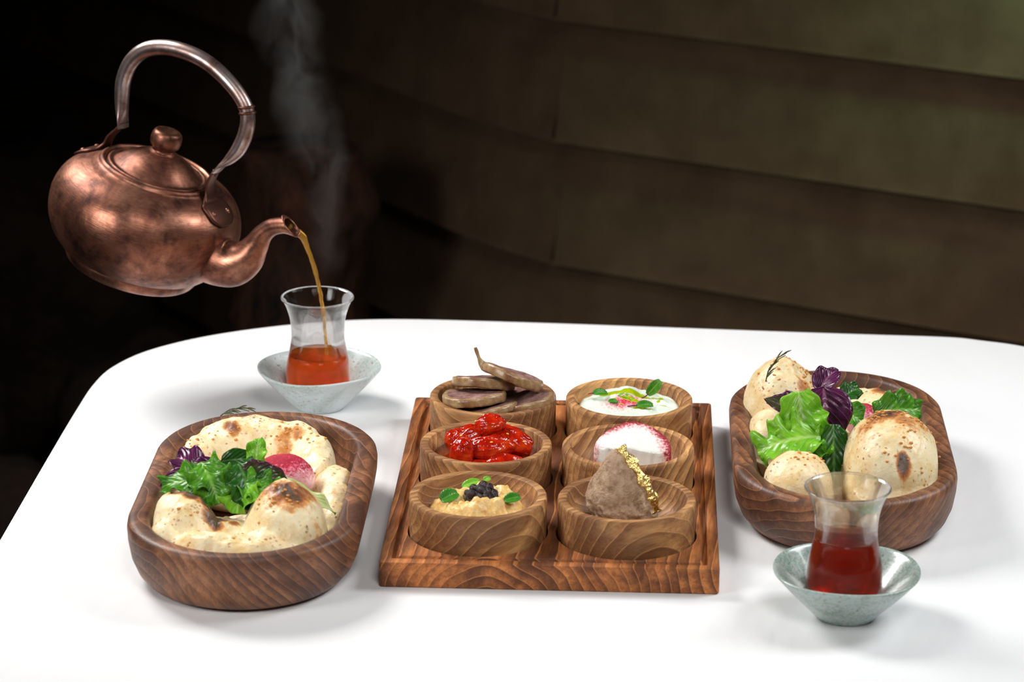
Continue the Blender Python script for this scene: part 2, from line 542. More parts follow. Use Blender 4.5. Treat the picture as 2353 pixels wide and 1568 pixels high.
MT['dark_wall'] = simple('dark_plaster', hexc(36, 32, 30), .9)
MT['dark_floor'] = simple('dark_floor_boards', hexc(30, 24, 20), .75)
MT['table_wood'] = simple('table_underside_wood', hexc(90, 62, 44), .6)

# ------------------------------------------------------------------ setting
FZ = -.75
o = make('floor', box(-4, 4, -4, 7, FZ - .05, FZ), MT['dark_floor'], smooth=False); tag(o, kind='structure')
o = make('wall_left', box(-3.1, -3.0, -4, 6.9, FZ, 2.2), MT['dark_wall'], smooth=False); tag(o, kind='structure')
o = make('wall_far', box(-3, 4, 6.5, 6.6, FZ, 2.2), MT['dark_wall'], smooth=False); tag(o, kind='structure')

plan = catmull([(-1.15, 3.25), (-.90, 2.90), (-.70, 2.64), (-.50, 2.37), (-.36, 2.19), (-.24, 2.015), (-.14, 1.885), (-.05, 1.795)], 16) + [(-.05 + t * .05, 1.795 - t * .0255) for t in range(1, 30)]
wb = empty('wall_back', (.2, 1.7, FZ)); tag(wb, kind='structure')
def panel(zb, h=.205):
    V, F = [], []
    prof = [(0, 0), (-.002, .004), (-.052, h), (-.070, h), (-.022, .004), (-.018, 0)]
    for i, p in enumerate(plan):
        a = Vector(plan[max(i - 1, 0)]); b = Vector(plan[min(i + 1, len(plan) - 1)])
        t = (b - a).normalized(); nn = Vector((t.y, -t.x))
        for (d, z) in prof:
            V.append((p[0] + nn.x * d - .2, p[1] + nn.y * d - 1.7, zb + z - FZ))
    k = len(prof)
    for i in range(len(plan) - 1):
        for j in range(k):
            j2 = (j + 1) % k
            F.append([i * k + j, i * k + j2, (i + 1) * k + j2, (i + 1) * k + j])
    F.append(list(range(k))); F.append([(len(plan) - 1) * k + j for j in range(k)])
    return V, F
for zb in (-.61, -.447, -.285, -.12, .04, .20, .36):
    make('panel', panel(zb), MT['felt'], wb, angle=11)
make('panel', panel(-.75, .18), MT['felt'], wb, angle=40)

# ------------------------------------------------------------------ dark corner: rocks and a charred log
def rock(loc, R, seed):
    def f(p, q):
        d = 1 + .35 * fbm(p, 1.3, 3, seed) + .08 * fbm(p, 5, 3, seed)
        return q * d
    return make('hearth_stone', sphere_uv(R, (0, 0, R[2] * .9), 28, 18, f), MT['rock'], loc=loc)
RK = [((-.74, 1.62, FZ), (.15, .14, .12), 'dark stone lying lowest in the shadows left of the table'),
      ((-.60, 1.98, FZ), (.17, .15, .15), 'dark stone behind the lowest one in the shadows'),
      ((-.98, 2.0, FZ), (.15, .14, .16), 'dark stone furthest left in the shadows'),
      ((-.86, 2.42, FZ), (.20, .18, .24), 'tallest dark stone at the back of the shadows')]
for i, (l, R, lb) in enumerate(RK):
    tag(rock(l, R, i), lb, 'stone', 'dark stones in the shadows behind the table')
def bark(p):
    return p
V, F = tube([(0, 0, 0, .10, .10), (0.01, 0, .2, .088, .09), (-.005, 0, .4, .082, .082), (.01, 0, .55, .085, .085), (.012, 0, .62, .08, .08)], 32, 8, side=(0, 1, 0))
V = [Vector(p) + Vector((p[0], p[1], 0)) * .2 * fbm(p, 9, 4, 3) for p in V]
o = make('charred_log', (V, F), MT['bark'], loc=(-.385, 1.78, FZ))
tag(o, 'upright charred log standing in the dark behind the pouring tea', 'log')

# ------------------------------------------------------------------ table and cloth
out = [(-.428, -.50), (-.4245, .0), (-.4232, .085), (-.4207, .25), (-.418, .38), (-.4145, .455), (-.4045, .505), (-.3773, .5535), (-.3243, .6002), (-.248, .6382), (-.1682, .6560), (-.0458, .6545), (.076, .6484), (.1968, .6415), (.2769, .638), (.3489, .6345), (.3799, .6259), (.4153, .6113), (.465, .575), (.50, .52), (.515, .43), (.52, .25), (.52, .0), (.515, -.50), (.49, -.56), (.43, -.585), (.05, -.59), (-.33, -.585), (-.40, -.56)]
OUT = catmull([Vector((x, y, 0)) for x, y in out + [out[0]]], 8)[:-1]
n = len(OUT)
C0 = Vector((.05, .05, 0))
def ring(off, z, fold=0):
    r = []
    for i, p in enumerate(OUT):
        a = Vector(OUT[i - 1]); b = Vector(OUT[(i + 1) % n])
        t = (b - a).normalized(); nn = Vector((-t.y, t.x, 0))
        if nn.dot(Vector(p) - C0) < 0: nn = -nn
        s = i / n * 2 * PI
        d = off + fold * (math.sin(s * 23) * .6 + math.sin(s * 37 + 1) * .4)
        r.append(Vector(p) + nn * d + Vector((0, 0, z)))
    return r
V = ring(-.30, 0) if False else []
F = []
lv = []
for (off, z, fo) in [(-.006, 0, 0), (-.003, -.0006, 0), (-.001, -.002, 0), (0, -.005, 0), (0, -.02, 0), (-.001, -.06, .001), (-.004, -.14, .005), (-.008, -.25, .009), (-.010, -.38, .012)]:
    V += ring(off, z, fo)
k = len(V) // n
F.append(list(range(n)))
for j in range(k - 1):
    for i in range(n):
        i2 = (i + 1) % n
        F.append([j * n + i, j * n + i2, (j + 1) * n + i2, (j + 1) * n + i])
bm = bmesh.new()
bv = [bm.verts.new(p) for p in V]
for f in F: bm.faces.new([bv[i] for i in f])
me = bpy.data.meshes.new('tablecloth')
bmesh.ops.triangulate(bm, faces=[bm.faces[:][0]] if False else [f for f in bm.faces if len(f.verts) > 4])
bmesh.ops.recalc_face_normals(bm, faces=bm.faces)
for f in bm.faces: f.smooth = True
bm.to_mesh(me); bm.free()
me.materials.append(MT['linen'])
cloth = bpy.data.objects.new('tablecloth', me); COL.objects.link(cloth)
tag(cloth, 'smooth white linen cloth draped over the table with rounded corners', 'tablecloth')
tb = empty('table', (.05, .05, FZ)); tag(tb, 'table hidden under the white linen cloth', 'table')
V = []
pts = ring(-.016, 0)
V = [Vector((p.x - .05, p.y - .05, -.0025 - FZ)) for p in pts] + [Vector((p.x - .05, p.y - .05, -.03 - FZ)) for p in pts]
F = [list(range(n)), list(range(n, 2 * n))] + [[i, (i + 1) % n, n + (i + 1) % n, n + i] for i in range(n)]
make('tabletop', (V, F), MT['table_wood'], tb, smooth=False)
make('pedestal', lathe([(0, 0), (.24, 0), (.24, .015), (.06, .04), (.04, .08), (.035, .6), (.12, .69), (.12, .72), (0, .72)], 40), MT['table_wood'], tb, angle=40)

# ------------------------------------------------------------------ serving board
L_, W_, T_ = .373, .25, .0201
BX = .0001
BC = [(i, j, BX + (i - .5) * .1117, .0674 + .1151 * j) for j in range(3) for i in range(2)]
board = empty('serving_board', (0, L_ / 2, 0))
tag(board, 'rectangular brown wooden board with grooved edge and six round recesses holding bowls', 'board')
def rrect(x0, x1, y0, y1, r, z, seg=6):
    pts = []
    for cx, cy, a0 in ((x1 - r, y1 - r, 0), (x0 + r, y1 - r, 90), (x0 + r, y0 + r, 180), (x1 - r, y0 + r, 270)):
        for k in range(seg + 1):
            a = math.radians(a0 + 90 * k / seg)
            pts.append(Vector((cx + r * math.cos(a), cy + r * math.sin(a), z)))
    return pts
bm = bmesh.new()
hw, hl = W_ / 2, L_ / 2
loops = []
for ins, r, z in [(.0012, .002, 0.0), (0, .003, .0012), (0, .003, T_ - .0012), (.0004, .003, T_ - .0003), (.0013, .0025, T_), (.0078, .001, T_), (.0086, .001, T_ - .0004), (.0096, .0008, T_ - .0038), (.0122, .0008, T_ - .0045), (.0136, .0012, T_ - .0005), (.0141, .0012, T_)]:
    loops.append([bm.verts.new(p) for p in rrect(-hw + ins, hw - ins, -hl + ins, hl - ins, r, z)])
nn_ = len(loops[0])
bm.faces.new(loops[0][::-1])
for a, b in zip(loops, loops[1:]):
    for i in range(nn_):
        bm.faces.new([a[i], a[(i + 1) % nn_], b[(i + 1) % nn_], b[i]])
edges = []
for i in range(nn_):
    e = bm.edges.get([loops[-1][i], loops[-1][(i + 1) % nn_]]); edges.append(e)
HR = .0531
for (_, _, x, y) in BC:
    cy = y - hl
    top = [bm.verts.new((x + HR * math.cos(2 * PI * k / 72), cy + HR * math.sin(2 * PI * k / 72), T_)) for k in range(72)]
    t2 = [bm.verts.new((x + (HR - .0003) * math.cos(2 * PI * k / 72), cy + (HR - .0003) * math.sin(2 * PI * k / 72), T_ - .0006)) for k in range(72)]
    bot = [bm.verts.new((x + (HR - .0005) * math.cos(2 * PI * k / 72), cy + (HR - .0005) * math.sin(2 * PI * k / 72), T_ - .009)) for k in range(72)]
    for k in range(72):
        k2 = (k + 1) % 72
        edges.append(bm.edges.new([top[k], top[k2]]))
        bm.faces.new([top[k], top[k2], t2[k2], t2[k]])
        bm.faces.new([t2[k], t2[k2], bot[k2], bot[k]])
    bm.faces.new(bot)
bmesh.ops.triangle_fill(bm, use_beauty=True, use_dissolve=False, edges=edges)
bmesh.ops.recalc_face_normals(bm, faces=bm.faces)
me = bpy.data.meshes.new('board_body')
bm.to_mesh(me); bm.free()
me.materials.append(MT['board'])
me.polygons.foreach_set('use_smooth', [True] * len(me.polygons)); me.set_sharp_from_angle(angle=math.radians(25))
o = bpy.data.objects.new('board_body', me); COL.objects.link(o); o.parent = board

# ------------------------------------------------------------------ six round wooden bowls
BZ = T_ - .009 + .0002
BH = .0493 - BZ
bp = [(0, 0), (.040, 0), (.0480, .0006), (.0508, .0030), (.0515, .0065), (.0519, BH - .0035), (.0517, BH - .0010), (.0510, BH - .0001), (.0500, BH), (.0462, BH), (.0452, BH - .0006), (.0446, BH - .0022), (.0425, BH - .011), (.038, BH - .018), (.030, BH - .0225), (.018, BH - .0245), (0, BH - .025)]
bowl_lab = {(0, 0): 'round tan wooden bowl holding the beige dip with black jam, front left of the board',
            (1, 0): 'round tan wooden bowl holding the brown pate cone, front right of the board',
            (0, 1): 'round wooden bowl holding the glossy red tomatoes, middle left of the board',
            (1, 1): 'round wooden bowl holding the half round white cheese, middle right of the board',
            (0, 2): 'round wooden bowl filled with sausage slices, back left of the board',
            (1, 2): 'round wooden bowl filled with white herb dip, back right of the board'}
first = None
for (i, j, x, y) in BC:
    if first is None:
        first = make('bowl', lathe(bp, 96), MT['bowl'], loc=(x, y, BZ), angle=35); b = first
    else:
        b = first.copy(); COL.objects.link(b); b.location = (x, y, BZ)
    b.rotation_euler = (0, 0, [0.2, .1, 2.9, 1.0, 2.4, .75][j * 2 + i])
    tag(b, bowl_lab[(i, j)], 'bowl', 'small round wooden bowls in the board')
FLZ = BZ + BH - .025      # inside floor of the bowls
cen = {(i, j): Vector((x, y, 0)) for (i, j, x, y) in BC}

# ------------------------------------------------------------------ oblong trays
def tray_mesh(a=.0866, b=.1605, ai=.0705, bi=.1475, h=.048):
    prof_o = [(-.030, 0.0), (-.019, .0004), (-.012, .0035), (-.0065, .010), (-.0025, .020), (-.0005, .032), (0, .041), (-.0008, .0455), (-.003, .0476), (-.006, h)]
    prof_i = [(.0035, h), (.0010, .0474), (-.0006, .0452), (-.0020, .038), (-.0050, .026), (-.0100, .016), (-.018, .0105), (-.032, .0085)]
    N = 128
    V, F = [], []
    rows = []
    for lst, (A, B) in ((prof_o, (a, b)), (prof_i, (ai, bi))):
        for d, z in lst:
            rows.append(len(V))
            for k in range(N):
                x, y = capsule(2 * PI * (k + .5) / N, A + d, B + d)
                V.append((x, y, z))
    for r1, r2 in zip(rows, rows[1:]):
        for k in range(N):
            k2 = (k + 1) % N
            F.append([r1 + k, r1 + k2, r2 + k2, r2 + k])
    F.append(list(range(N))[::-1]); F.append([rows[-1] + k for k in range(N)])
    return V, F
LT = Vector((-.2262, .0920, 0)); RT = Vector((.2243, .2253, 0))
t1 = make('wooden_tray', tray_mesh(), MT['tray'], loc=LT, angle=50)
tag(t1, 'oblong dark wooden tray of bread and salad left of the board', 'tray', 'oblong wooden bread trays')
t2 = t1.copy(); COL.objects.link(t2); t2.location = RT; t2.rotation_euler = (0, 0, PI)
tag(t2, 'oblong dark wooden tray of bread and salad behind the front tea glass', 'tray', 'oblong wooden bread trays')
# crack in the rim of the right tray
V, F = tube([(0, 0, 0, .0004, .0012), (.0006, .0, -.006, .0004, .001), (-.0004, .0, -.012, .0002, .0006)], 6, 4, side=(0, 1, 0))
ck = make('crack', (V, F), simple('crack_dark', (.01, .006, .004), .9), t2, loc=Vector((-.0335, -.1478, .0478)))
ck['label'] = 'short dark crack in the far rim'

# ------------------------------------------------------------------ bread
def smax(a, b, k):
    h = max(k - abs(a - b), 0) / k
    return max(a, b) + h * h * k * .25
def bread_obj(name, origin, outline, caps, base, amp, seed, chars, res=(60, 120), k=.010, dents=()):
    """height-field loaf: outline(theta)->(x,y) world offset; caps: x,y,z0,rx,ry,rz,rot (world)"""
    def H(x, y):
        z = base
        for (cx, cy, z0, rx, ry, rz, ro) in caps:
            dx, dy = x - cx, y - cy
            c, s = math.cos(ro), math.sin(ro)
            u, v = (dx * c + dy * s) / rx, (-dx * s + dy * c) / ry
            q = u * u + v * v
            hh = z0 + rz * math.sqrt(max(1 - q, 0)) - (max(q - 1, 0)) * rz * 1.5
            z = smax(z, hh, k)
        for (cx, cy, rx, ry, dp, ro) in dents:
            dx, dy = x - cx, y - cy
            c, s = math.cos(ro), math.sin(ro)
            u, v = (dx * c + dy * s) / rx, (-dx * s + dy * c) / ry
            z -= dp * math.exp(-(u * u + v * v))
        z += amp * (fbm((x, y, 0), 38, 3, seed) + .45 * fbm((x, y, .3), 90, 3, seed) + .14 * fbm((x, y, .7), 260, 2, seed))
        return z
    nr, nt = res
    V = [Vector((origin[0], origin[1], H(origin[0], origin[1])))]
    F = []
    for i in range(1, nr + 1):
        s = (i / nr) ** .8
        for kk in range(nt):
            t = 2 * PI * kk / nt
            ox, oy = outline(t)
            x, y = origin[0] + ox * s, origin[1] + oy * s
            z = H(x, y)
            e = max(0, (s - .93) / .07)
            V.append(Vector((x, y, z - e * e * .006)))
    for kk in range(nt):
        ox, oy = outline(2 * PI * kk / nt)
        V.append(Vector((origin[0] + ox * .86, origin[1] + oy * .90, .013)))
    for kk in range(nt): F.append([0, 1 + kk, 1 + (kk + 1) % nt])
    for i in range(nr):
        for kk in range(nt):
            k2 = (kk + 1) % nt
            F.append([1 + i * nt + kk, 1 + (i + 1) * nt + kk, 1 + (i + 1) * nt + k2, 1 + i * nt + k2])
    F.append([1 + nr * nt + kk for kk in range(nt)])
    org = Vector((origin[0], origin[1], .013))
    o = make(name, ([p - org for p in V], F), MT['bread'], loc=org)
    def ch(co):
        x, y = co.x + org.x, co.y + org.y
        m = 0
        for (cx, cy, r, st) in chars:
            d = math.hypot(x - cx, y - cy) / r
            d += .25 * fbm((x, y, 0), 90, 3, seed + 5)
            m = max(m, st * max(0, 1 - d * d) if d < 1 else 0)
        return m
    attr(o, 'char', ch)
    o['_'] = 0; del o['_']
    return o, H
def ell(rx, ry, ro=0, wob=.08, seed=1, n=2.3):
    def f(t):
        x, y = sell(t, rx, ry, n)
        k = 1 + wob * fbm((math.cos(t), math.sin(t), 0), 1.4, 2, seed)
        c, s = math.cos(ro), math.sin(ro)
        return (x * c - y * s) * k, (x * s + y * c) * k
    return f
def crumbs(parent, H, spots, seed):
    rr = random.Random(seed)
    parts = []
    for (x, y, r, nmb) in spots:
        for q in range(nmb):
            g1, g2_ = rr.gauss(0, 1), rr.gauss(0, 1)
            if g1 * g1 + g2_ * g2_ > 2.6: continue
            px, py = x + g1 * r, y + g2_ * r
            s = rr.uniform(.0007, .0017)
            parts.append(sphere_uv((s, s * rr.uniform(.6, 1), s * .7), Vector((px, py, H(px, py) + s * .2)) - parent.location, 6, 4))
    o = make('crumb', join(*parts), MT['crumb'], parent)
    o['kind'] = 'stuff'
    o['label'] = 'golden crumbs and coarse grains'

# left tray: back bread with a puffed crescent rim
caps = [(-.2805, .170, .034, .020, .032, .017, -.5), (-.262, .195, .036, .026, .022, .020, -.6), (-.238, .206, .036, .030, .019, .022, -.1), (-.212, .200, .036, .026, .020, .020, .4), (-.192, .176, .035, .018, .030, .018, .3), (-.184, .150, .034, .016, .026, .014, .2)]
o, H1 = bread_obj('flatbread', (-.233, .165), ell(.060, .060, 0, .03, 2, 2.6), caps, .030, .0035, 2,
                  [(-.2565, .190, .010, 1.0), (-.214, .183, .014, .6), (-.205, .188, .009, .7), (-.236, .178, .012, .35), (-.186, .168, .008, .4)], k=.012)
tag(o, 'puffed pale bread with a thick crescent rim at the back of the left tray', 'bread')
crumbs(o, H1, [(-.214, .190, .012, 30), (-.285, .160, .006, 8), (-.262, .175, .012, 12), (-.190, .180, .01, 12)], 1)
# left tray: side fold
caps = [(-.1705, .125, .032, .016, .020, .016, .1), (-.166, .098, .030, .013, .020, .014, 0), (-.165, .070, .026, .012, .018, .012, 0)]
o, H = bread_obj('flatbread', (-.1695, .098), ell(.0165, .052, 0, .05, 5, 2.4), caps, .024, .003, 9, [(-.170, .118, .008, .35), (-.166, .085, .009, .3)], (30, 80))
tag(o, 'folded strip of pale bread along the right side of the left tray', 'bread')
# left tray: strip along left
caps = [(-.288, .10, .020, .012, .06, .012, 0)]
o, H = bread_obj('flatbread', (-.2865, .085), ell(.0085, .070, 0, .05, 6), caps, .018, .002, 19, [], (20, 70))
tag(o, 'yellowish edge of bread squeezed against the left wall of the left tray', 'bread')
# left tray: front bread
caps = [(-.243, .010, .026, .034, .034, .018, .1), (-.271, .018, .036, .023, .034, .027, .5), (-.283, -.004, .032, .014, .024, .018, .2), (-.1945, .012, .036, .0310, .040, .038, .15), (-.247, -.026, .032, .030, .018, .019, -.35), (-.210, -.030, .032, .034, .018, .020, .25)]
o, H2 = bread_obj('flatbread', (-.2275, .006), ell(.0660, .0580, 0, .02, 3, 2.9), caps, .030, .0035, 4,
                  [(-.2715, .028, .014, 1.1), (-.265, .019, .009, 1.4), (-.248, .005, .010, 1.2), (-.2535, .021, .0085, 1.5), (-.2435, .0155, .010, 1.6), (-.233, .012, .007, .8), (-.205, .010, .014, .62), (-.191, .004, .019, 1.05), (-.182, .014, .015, .8), (-.170, -.010, .010, .4), (-.262, .000, .008, .35)], (80, 150), k=.012)
tag(o, 'large puffed bread with browned dome and burnt hollow, front of the left tray', 'bread')
crumbs(o, H2, [(-.198, .0, .012, 30), (-.266, .0, .010, 14), (-.225, -.025, .012, 10)], 2)

# right tray breads
caps = [(.1800, .292, .044, .0310, .040, .042, .1), (.200, .300, .038, .030, .034, .028, 0)]
o, H3 = bread_obj('flatbread', (.187, .300), ell(.040, .052, 0, .04, 7, 2.4), caps, .030, .003, 11, [(.200, .268, .013, .7), (.184, .285, .012, .3), (.210, .29, .010, .25), (.163, .275, .008, .3)], (50, 110))
tag(o, 'tall puffed bread topped with a rosemary sprig at the back left of the right tray', 'bread')
crumbs(o, H3, [(.20, .285, .012, 30), (.185, .30, .014, 20), (.17, .28, .01, 10)], 3)
caps = [(.1665, .238, .038, .0165, .028, .022, 0)]
o, H = bread_obj('flatbread', (.1675, .232), ell(.0155, .036, 0, .03, 8, 2.3), caps, .030, .002, 12, [(.170, .25, .008, .3)], (36, 80))
tag(o, 'smooth pale bread bulge against the left wall of the right tray', 'bread')
caps = [(.245, .335, .030, .040, .020, .018, -.25), (.272, .290, .028, .018, .045, .018, .2), (.262, .318, .030, .026, .022, .018, -.6)]
o, H4 = bread_obj('flatbread', (.252, .290), ell(.042, .066, 0, .03, 9, 2.6), caps, .034, .003, 13, [(.262, .327, .009, .9), (.250, .31, .010, .35), (.28, .28, .008, .4)], (50, 110), k=.014)
tag(o, 'flat pale bread with a small brown blister along the back of the right tray', 'bread')
caps = [(.2597, .150, .050, .0375, .052, .040, .0)]
o, H5 = bread_obj('flatbread', (.2575, .147), ell(.0365, .060, 0, .02, 10, 2.4), caps, .040, .0022, 14, [(.2530, .156, .020, 1.25), (.242, .146, .018, .6), (.268, .145, .018, .65), (.280, .155, .014, .5), (.2645, .106, .0085, 1.3), (.262, .13, .012, .3), (.235, .13, .010, .35)], (90, 150))
tag(o, 'big round puffed bread dome with scorched top in the right tray', 'bread')
crumbs(o, H5, [(.262, .15, .018, 46), (.265, .12, .015, 22), (.238, .15, .01, 16), (.288, .15, .008, 10)], 4)
caps = [(.1865, .128, .038, .027, .034, .028, -.2)]
o, H6 = bread_obj('flatbread', (.1875, .125), ell(.0275, .036, 0, .02, 11, 2.3), caps, .034, .002, 15, [(.168, .140, .012, .9), (.19, .130, .012, .35), (.205, .14, .010, .5)], (60, 110))
tag(o, 'small puffed bread dome with browned specks at the front left of the right tray', 'bread')
crumbs(o, H6, [(.185, .125, .012, 22), (.20, .135, .008, 10)], 5)

# ------------------------------------------------------------------ leaves
def leaf_mesh(L, Wd, ruffle=.0, bend=.6, cup=.2, twist=0, seed=0, tipp=1.2, waves=5, nu=16, nv=26, lobes=0):
    if ruffle > .002: nv = 44
    V, F, UV = [], [], []
    rr = random.Random(seed)
    p1, p2 = rr.uniform(0, 6), rr.uniform(0, 6)
    # centre line bends in xz plane
    x = z = 0
    for j in range(nv + 1):
        v = j / nv
        ang = bend * (v - .25) * 1.3
        if j:
            x += L / nv * math.cos(ang); z -= L / nv * math.sin(ang)
        wd = Wd * .5 * (math.sin(PI * min(v ** .75, 1)) ** .7 * (1 - .25 * v) if tipp > 1 else math.sin(PI * (.06 + .88 * v)) ** .55)
        if lobes: wd *= 1 + .10 * math.sin(v * lobes * 2 * PI + p1)
        for i in range(nu + 1):
            u = i / nu * 2 - 1
            e = abs(u) ** 2.0
            rf = ruffle * e * math.sin(v * waves * 2 * PI + (p1 if u > 0 else p2) + 2 * u)
            rf2 = ruffle * .35 * e * math.sin(v * waves * 3.4 * PI + p2 + u)
            tw = twist * (v - .3)
            yy = u * wd
            zz = cup * abs(u) * wd + rf + rf2
            yy += .35 * rf2 * (1 if u > 0 else -1)
            y2 = yy * math.cos(tw) - zz * math.sin(tw); z2 = yy * math.sin(tw) + zz * math.cos(tw)
            nx, nz = math.sin(ang), math.cos(ang)
            V.append(Vector((x + nx * z2, y2, z + nz * z2)))
            UV.append((i / nu, v))
    for j in range(nv):
        for i in range(nu):
            a = j * (nu + 1) + i
            F.append([a, a + 1, a + nu + 2, a + nu + 1])
    return V, F, UV
def leaf(name, loc, rot, m, label, cat='leaf', stem=None, group=None, th=.00035, **kw):
    V, F, UV = leaf_mesh(**kw)
    me = bpy.data.meshes.new(name)
    me.from_pydata(V, [], F)
    uvl = me.uv_layers.new()
    for lp in me.loops: uvl.data[lp.index].uv = UV[lp.vertex_index]
    me.materials.append(MT[m])
    me.polygons.foreach_set('use_smooth', [True] * len(me.polygons))
    o = bpy.data.objects.new(name, me); COL.objects.link(o)
    o.location = loc
    o.rotation_euler = tuple(math.radians(a) for a in rot)
    md = o.modifiers.new('thickness', 'SOLIDIFY'); md.thickness = th; md.offset = 0
    tag(o, label, cat, group)
    if stem:
        Ls, rs = stem
        st = make('stem', tube([(.001, 0, .0003, rs * .8), (-Ls * .5, .0005, .0004, rs), (-Ls, .002, -.001, rs)], 8, 4, side=(0, 0, 1)), MT['stem'], o)
    return o

G1 = 'salad leaves on the left tray'
def LL(loc, rot, m, label, name='lettuce_leaf', **kw): return leaf(name, loc, rot, m, label, 'leaf', group=G1, **kw)
# rot: (roll about own axis, pitch, heading); heading 0 = leaf points to +x, 180 = to the left
LL((-.238, .058, .060), (-35, -8, 190), 'purple', 'long glossy purple leaf lying over the left end of the salad', 'basil_leaf', L=.060, Wd=.032, bend=.9, ruffle=.002, waves=2, seed=1, cup=.3)
LL((-.266, .066, .062), (-30, -30, 150), 'purple', 'curled dark purple leaf standing at the upper left of the salad', 'basil_leaf', L=.034, Wd=.028, bend=1.5, ruffle=.002, waves=2, seed=2, cup=.4)
LL((-.250, .060, .066), (70, -12, 20), 'purple', 'dark purple leaf behind the middle of the left salad', 'basil_leaf', L=.034, Wd=.020, bend=.8, ruffle=.002, waves=2, seed=3, cup=.3)
LL((-.246, .038, .064), (-30, -8, 185), 'green', 'curly green lettuce leaf at the left end of the left salad', L=.046, Wd=.026, bend=.8, ruffle=.0050, waves=2.5, seed=4, cup=.2, tipp=.5)
LL((-.262, .052, .076), (15, 22, -62), 'green', 'curly green lettuce leaf hanging toward the burnt hollow', L=.040, Wd=.034, bend=.9, ruffle=.0060, waves=3, seed=5, cup=.15, tipp=.5)
LL((-.234, .050, .076), (0, 30, -62), 'darkgreen', 'dark green lettuce leaf dropping over the middle front of the left salad', L=.040, Wd=.032, bend=.7, ruffle=.0045, waves=3, seed=6, cup=.2, tipp=.5)
LL((-.222, .040, .066), (10, 24, -120), 'lime', 'light green ruffled leaf with a pale rim at the lowest point of the left salad', L=.030, Wd=.034, bend=.9, ruffle=.0040, waves=2, seed=7, cup=.2, tipp=.5)
LL((-.248, .060, .074), (60, -6, 5), 'darkgreen', 'glossy dark green leaf lying across the top of the left salad', L=.032, Wd=.018, bend=1.0, ruffle=.001, waves=2, seed=8, cup=.3)
LL((-.232, .042, .070), (55, 4, 5), 'purpgreen', 'green leaf with a purple edge pointing right across the left salad', L=.038, Wd=.026, bend=.5, ruffle=.002, waves=2, seed=9, cup=.25)
LL((-.230, .036, .066), (30, 10, -15), 'green', 'green leaf spreading to the right below the purple edged leaf', L=.032, Wd=.030, bend=.7, ruffle=.0045, waves=3, seed=10, cup=.2, tipp=.5)
LL((-.222, .060, .066), (5, -80, 80), 'lime', 'small bright green sprig standing up behind the left salad', L=.026, Wd=.016, bend=.7, ruffle=.0035, waves=2, seed=11, cup=.3, tipp=.5, lobes=3)
LL((-.212, .062, .056), (8, 6, -22), 'paleleaf', 'long pale yellow green leaf running to the right wall of the left tray', L=.058, Wd=.020, bend=.5, ruffle=.002, waves=2, seed=12, cup=.2)
LL((-.258, .044, .060), (20, 55, -95), 'purple', 'thin purple leaf hanging between the green leaves of the left salad', 'basil_leaf', L=.034, Wd=.014, bend=.7, ruffle=.002, waves=3, seed=13, cup=.3)

G2 = 'salad leaves on the right tray'
def RL(loc, rot, m, label, name='lettuce_leaf', **kw): return leaf(name, loc, rot, m, label, 'leaf', group=G2, **kw)
RL((.2080, .2020, .094), (10, 62, -78), 'purple', 'broad veined purple leaf folded over the middle of the right salad', 'basil_leaf', L=.050, Wd=.046, bend=1.1, ruffle=.0015, waves=2, seed=21, cup=.25)
RL((.2060, .2100, .088), (20, -50, 40), 'purple', 'small purple leaf tip standing at the top of the right salad', 'basil_leaf', L=.028, Wd=.024, bend=1.2, ruffle=.0015, waves=2, seed=22, cup=.4)
RL((.2000, .1900, .070), (-42, -20, 158), 'purpgreen', 'pointed purple and green leaf reaching to the upper left of the right salad', 'basil_leaf', L=.044, Wd=.020, bend=.35, ruffle=.001, waves=2, seed=23, cup=.35, stem=(.015, .0011))
RL((.1930, .2100, .076), (-40, -15, 190), 'purple', 'dark purple leaf lying behind the pointed leaf of the right salad', 'basil_leaf', L=.030, Wd=.018, bend=.8, ruffle=.001, waves=2, seed=24, cup=.35)
RL((.2100, .1850, .060), (-40, -4, 190), 'darkgreen', 'dark leaf tucked under the purple leaves of the right salad', L=.034, Wd=.024, bend=.5, ruffle=.003, waves=2, seed=25, cup=.3)
RL((.1880, .1900, .094), (25, 58, -72), 'lime', 'tall bright green frilly lettuce leaf in the middle of the right salad', L=.066, Wd=.042, bend=.5, ruffle=.0075, waves=3, seed=26, cup=.15, tipp=.5, lobes=5)
RL((.2050, .1650, .066), (-30, 4, 190), 'lime', 'wide bright green frilly lettuce leaf at the left of the right salad', L=.052, Wd=.044, bend=.7, ruffle=.0075, waves=3, seed=27, cup=.1, tipp=.5, lobes=5)
RL((.1940, .1720, .060), (15, 28, -100), 'green', 'green frilly lettuce leaf hanging in front of the right salad', L=.036, Wd=.042, bend=.8, ruffle=.006, waves=3, seed=28, cup=.15, tipp=.5, lobes=4)
RL((.2150, .1720, .074), (0, 68, -85), 'darkgreen', 'dark green leaf hanging between the two front breads of the right tray', L=.050, Wd=.026, bend=.3, ruffle=.003, waves=3, seed=29, cup=.2, tipp=.5)
RL((.2180, .2150, .070), (30, 5, -20), 'green', 'small green leaf between the purple leaf and the pink slice', L=.026, Wd=.026, bend=.9, ruffle=.003, waves=2, seed=30, cup=.25, tipp=.5)
RL((.2500, .2250, .066), (52, -6, 5), 'green', 'separate round green leaf lying above the big bread dome', L=.040, Wd=.030, bend=.6, ruffle=.003, waves=3, seed=31, cup=.2, tipp=.5, lobes=4)
RL((.2250, .2300, .075), (30, -30, 30), 'darkgreen', 'small dark green leaf at the back of the right salad', L=.020, Wd=.018, bend=.9, ruffle=.002, waves=2, seed=32, cup=.25, tipp=.5)

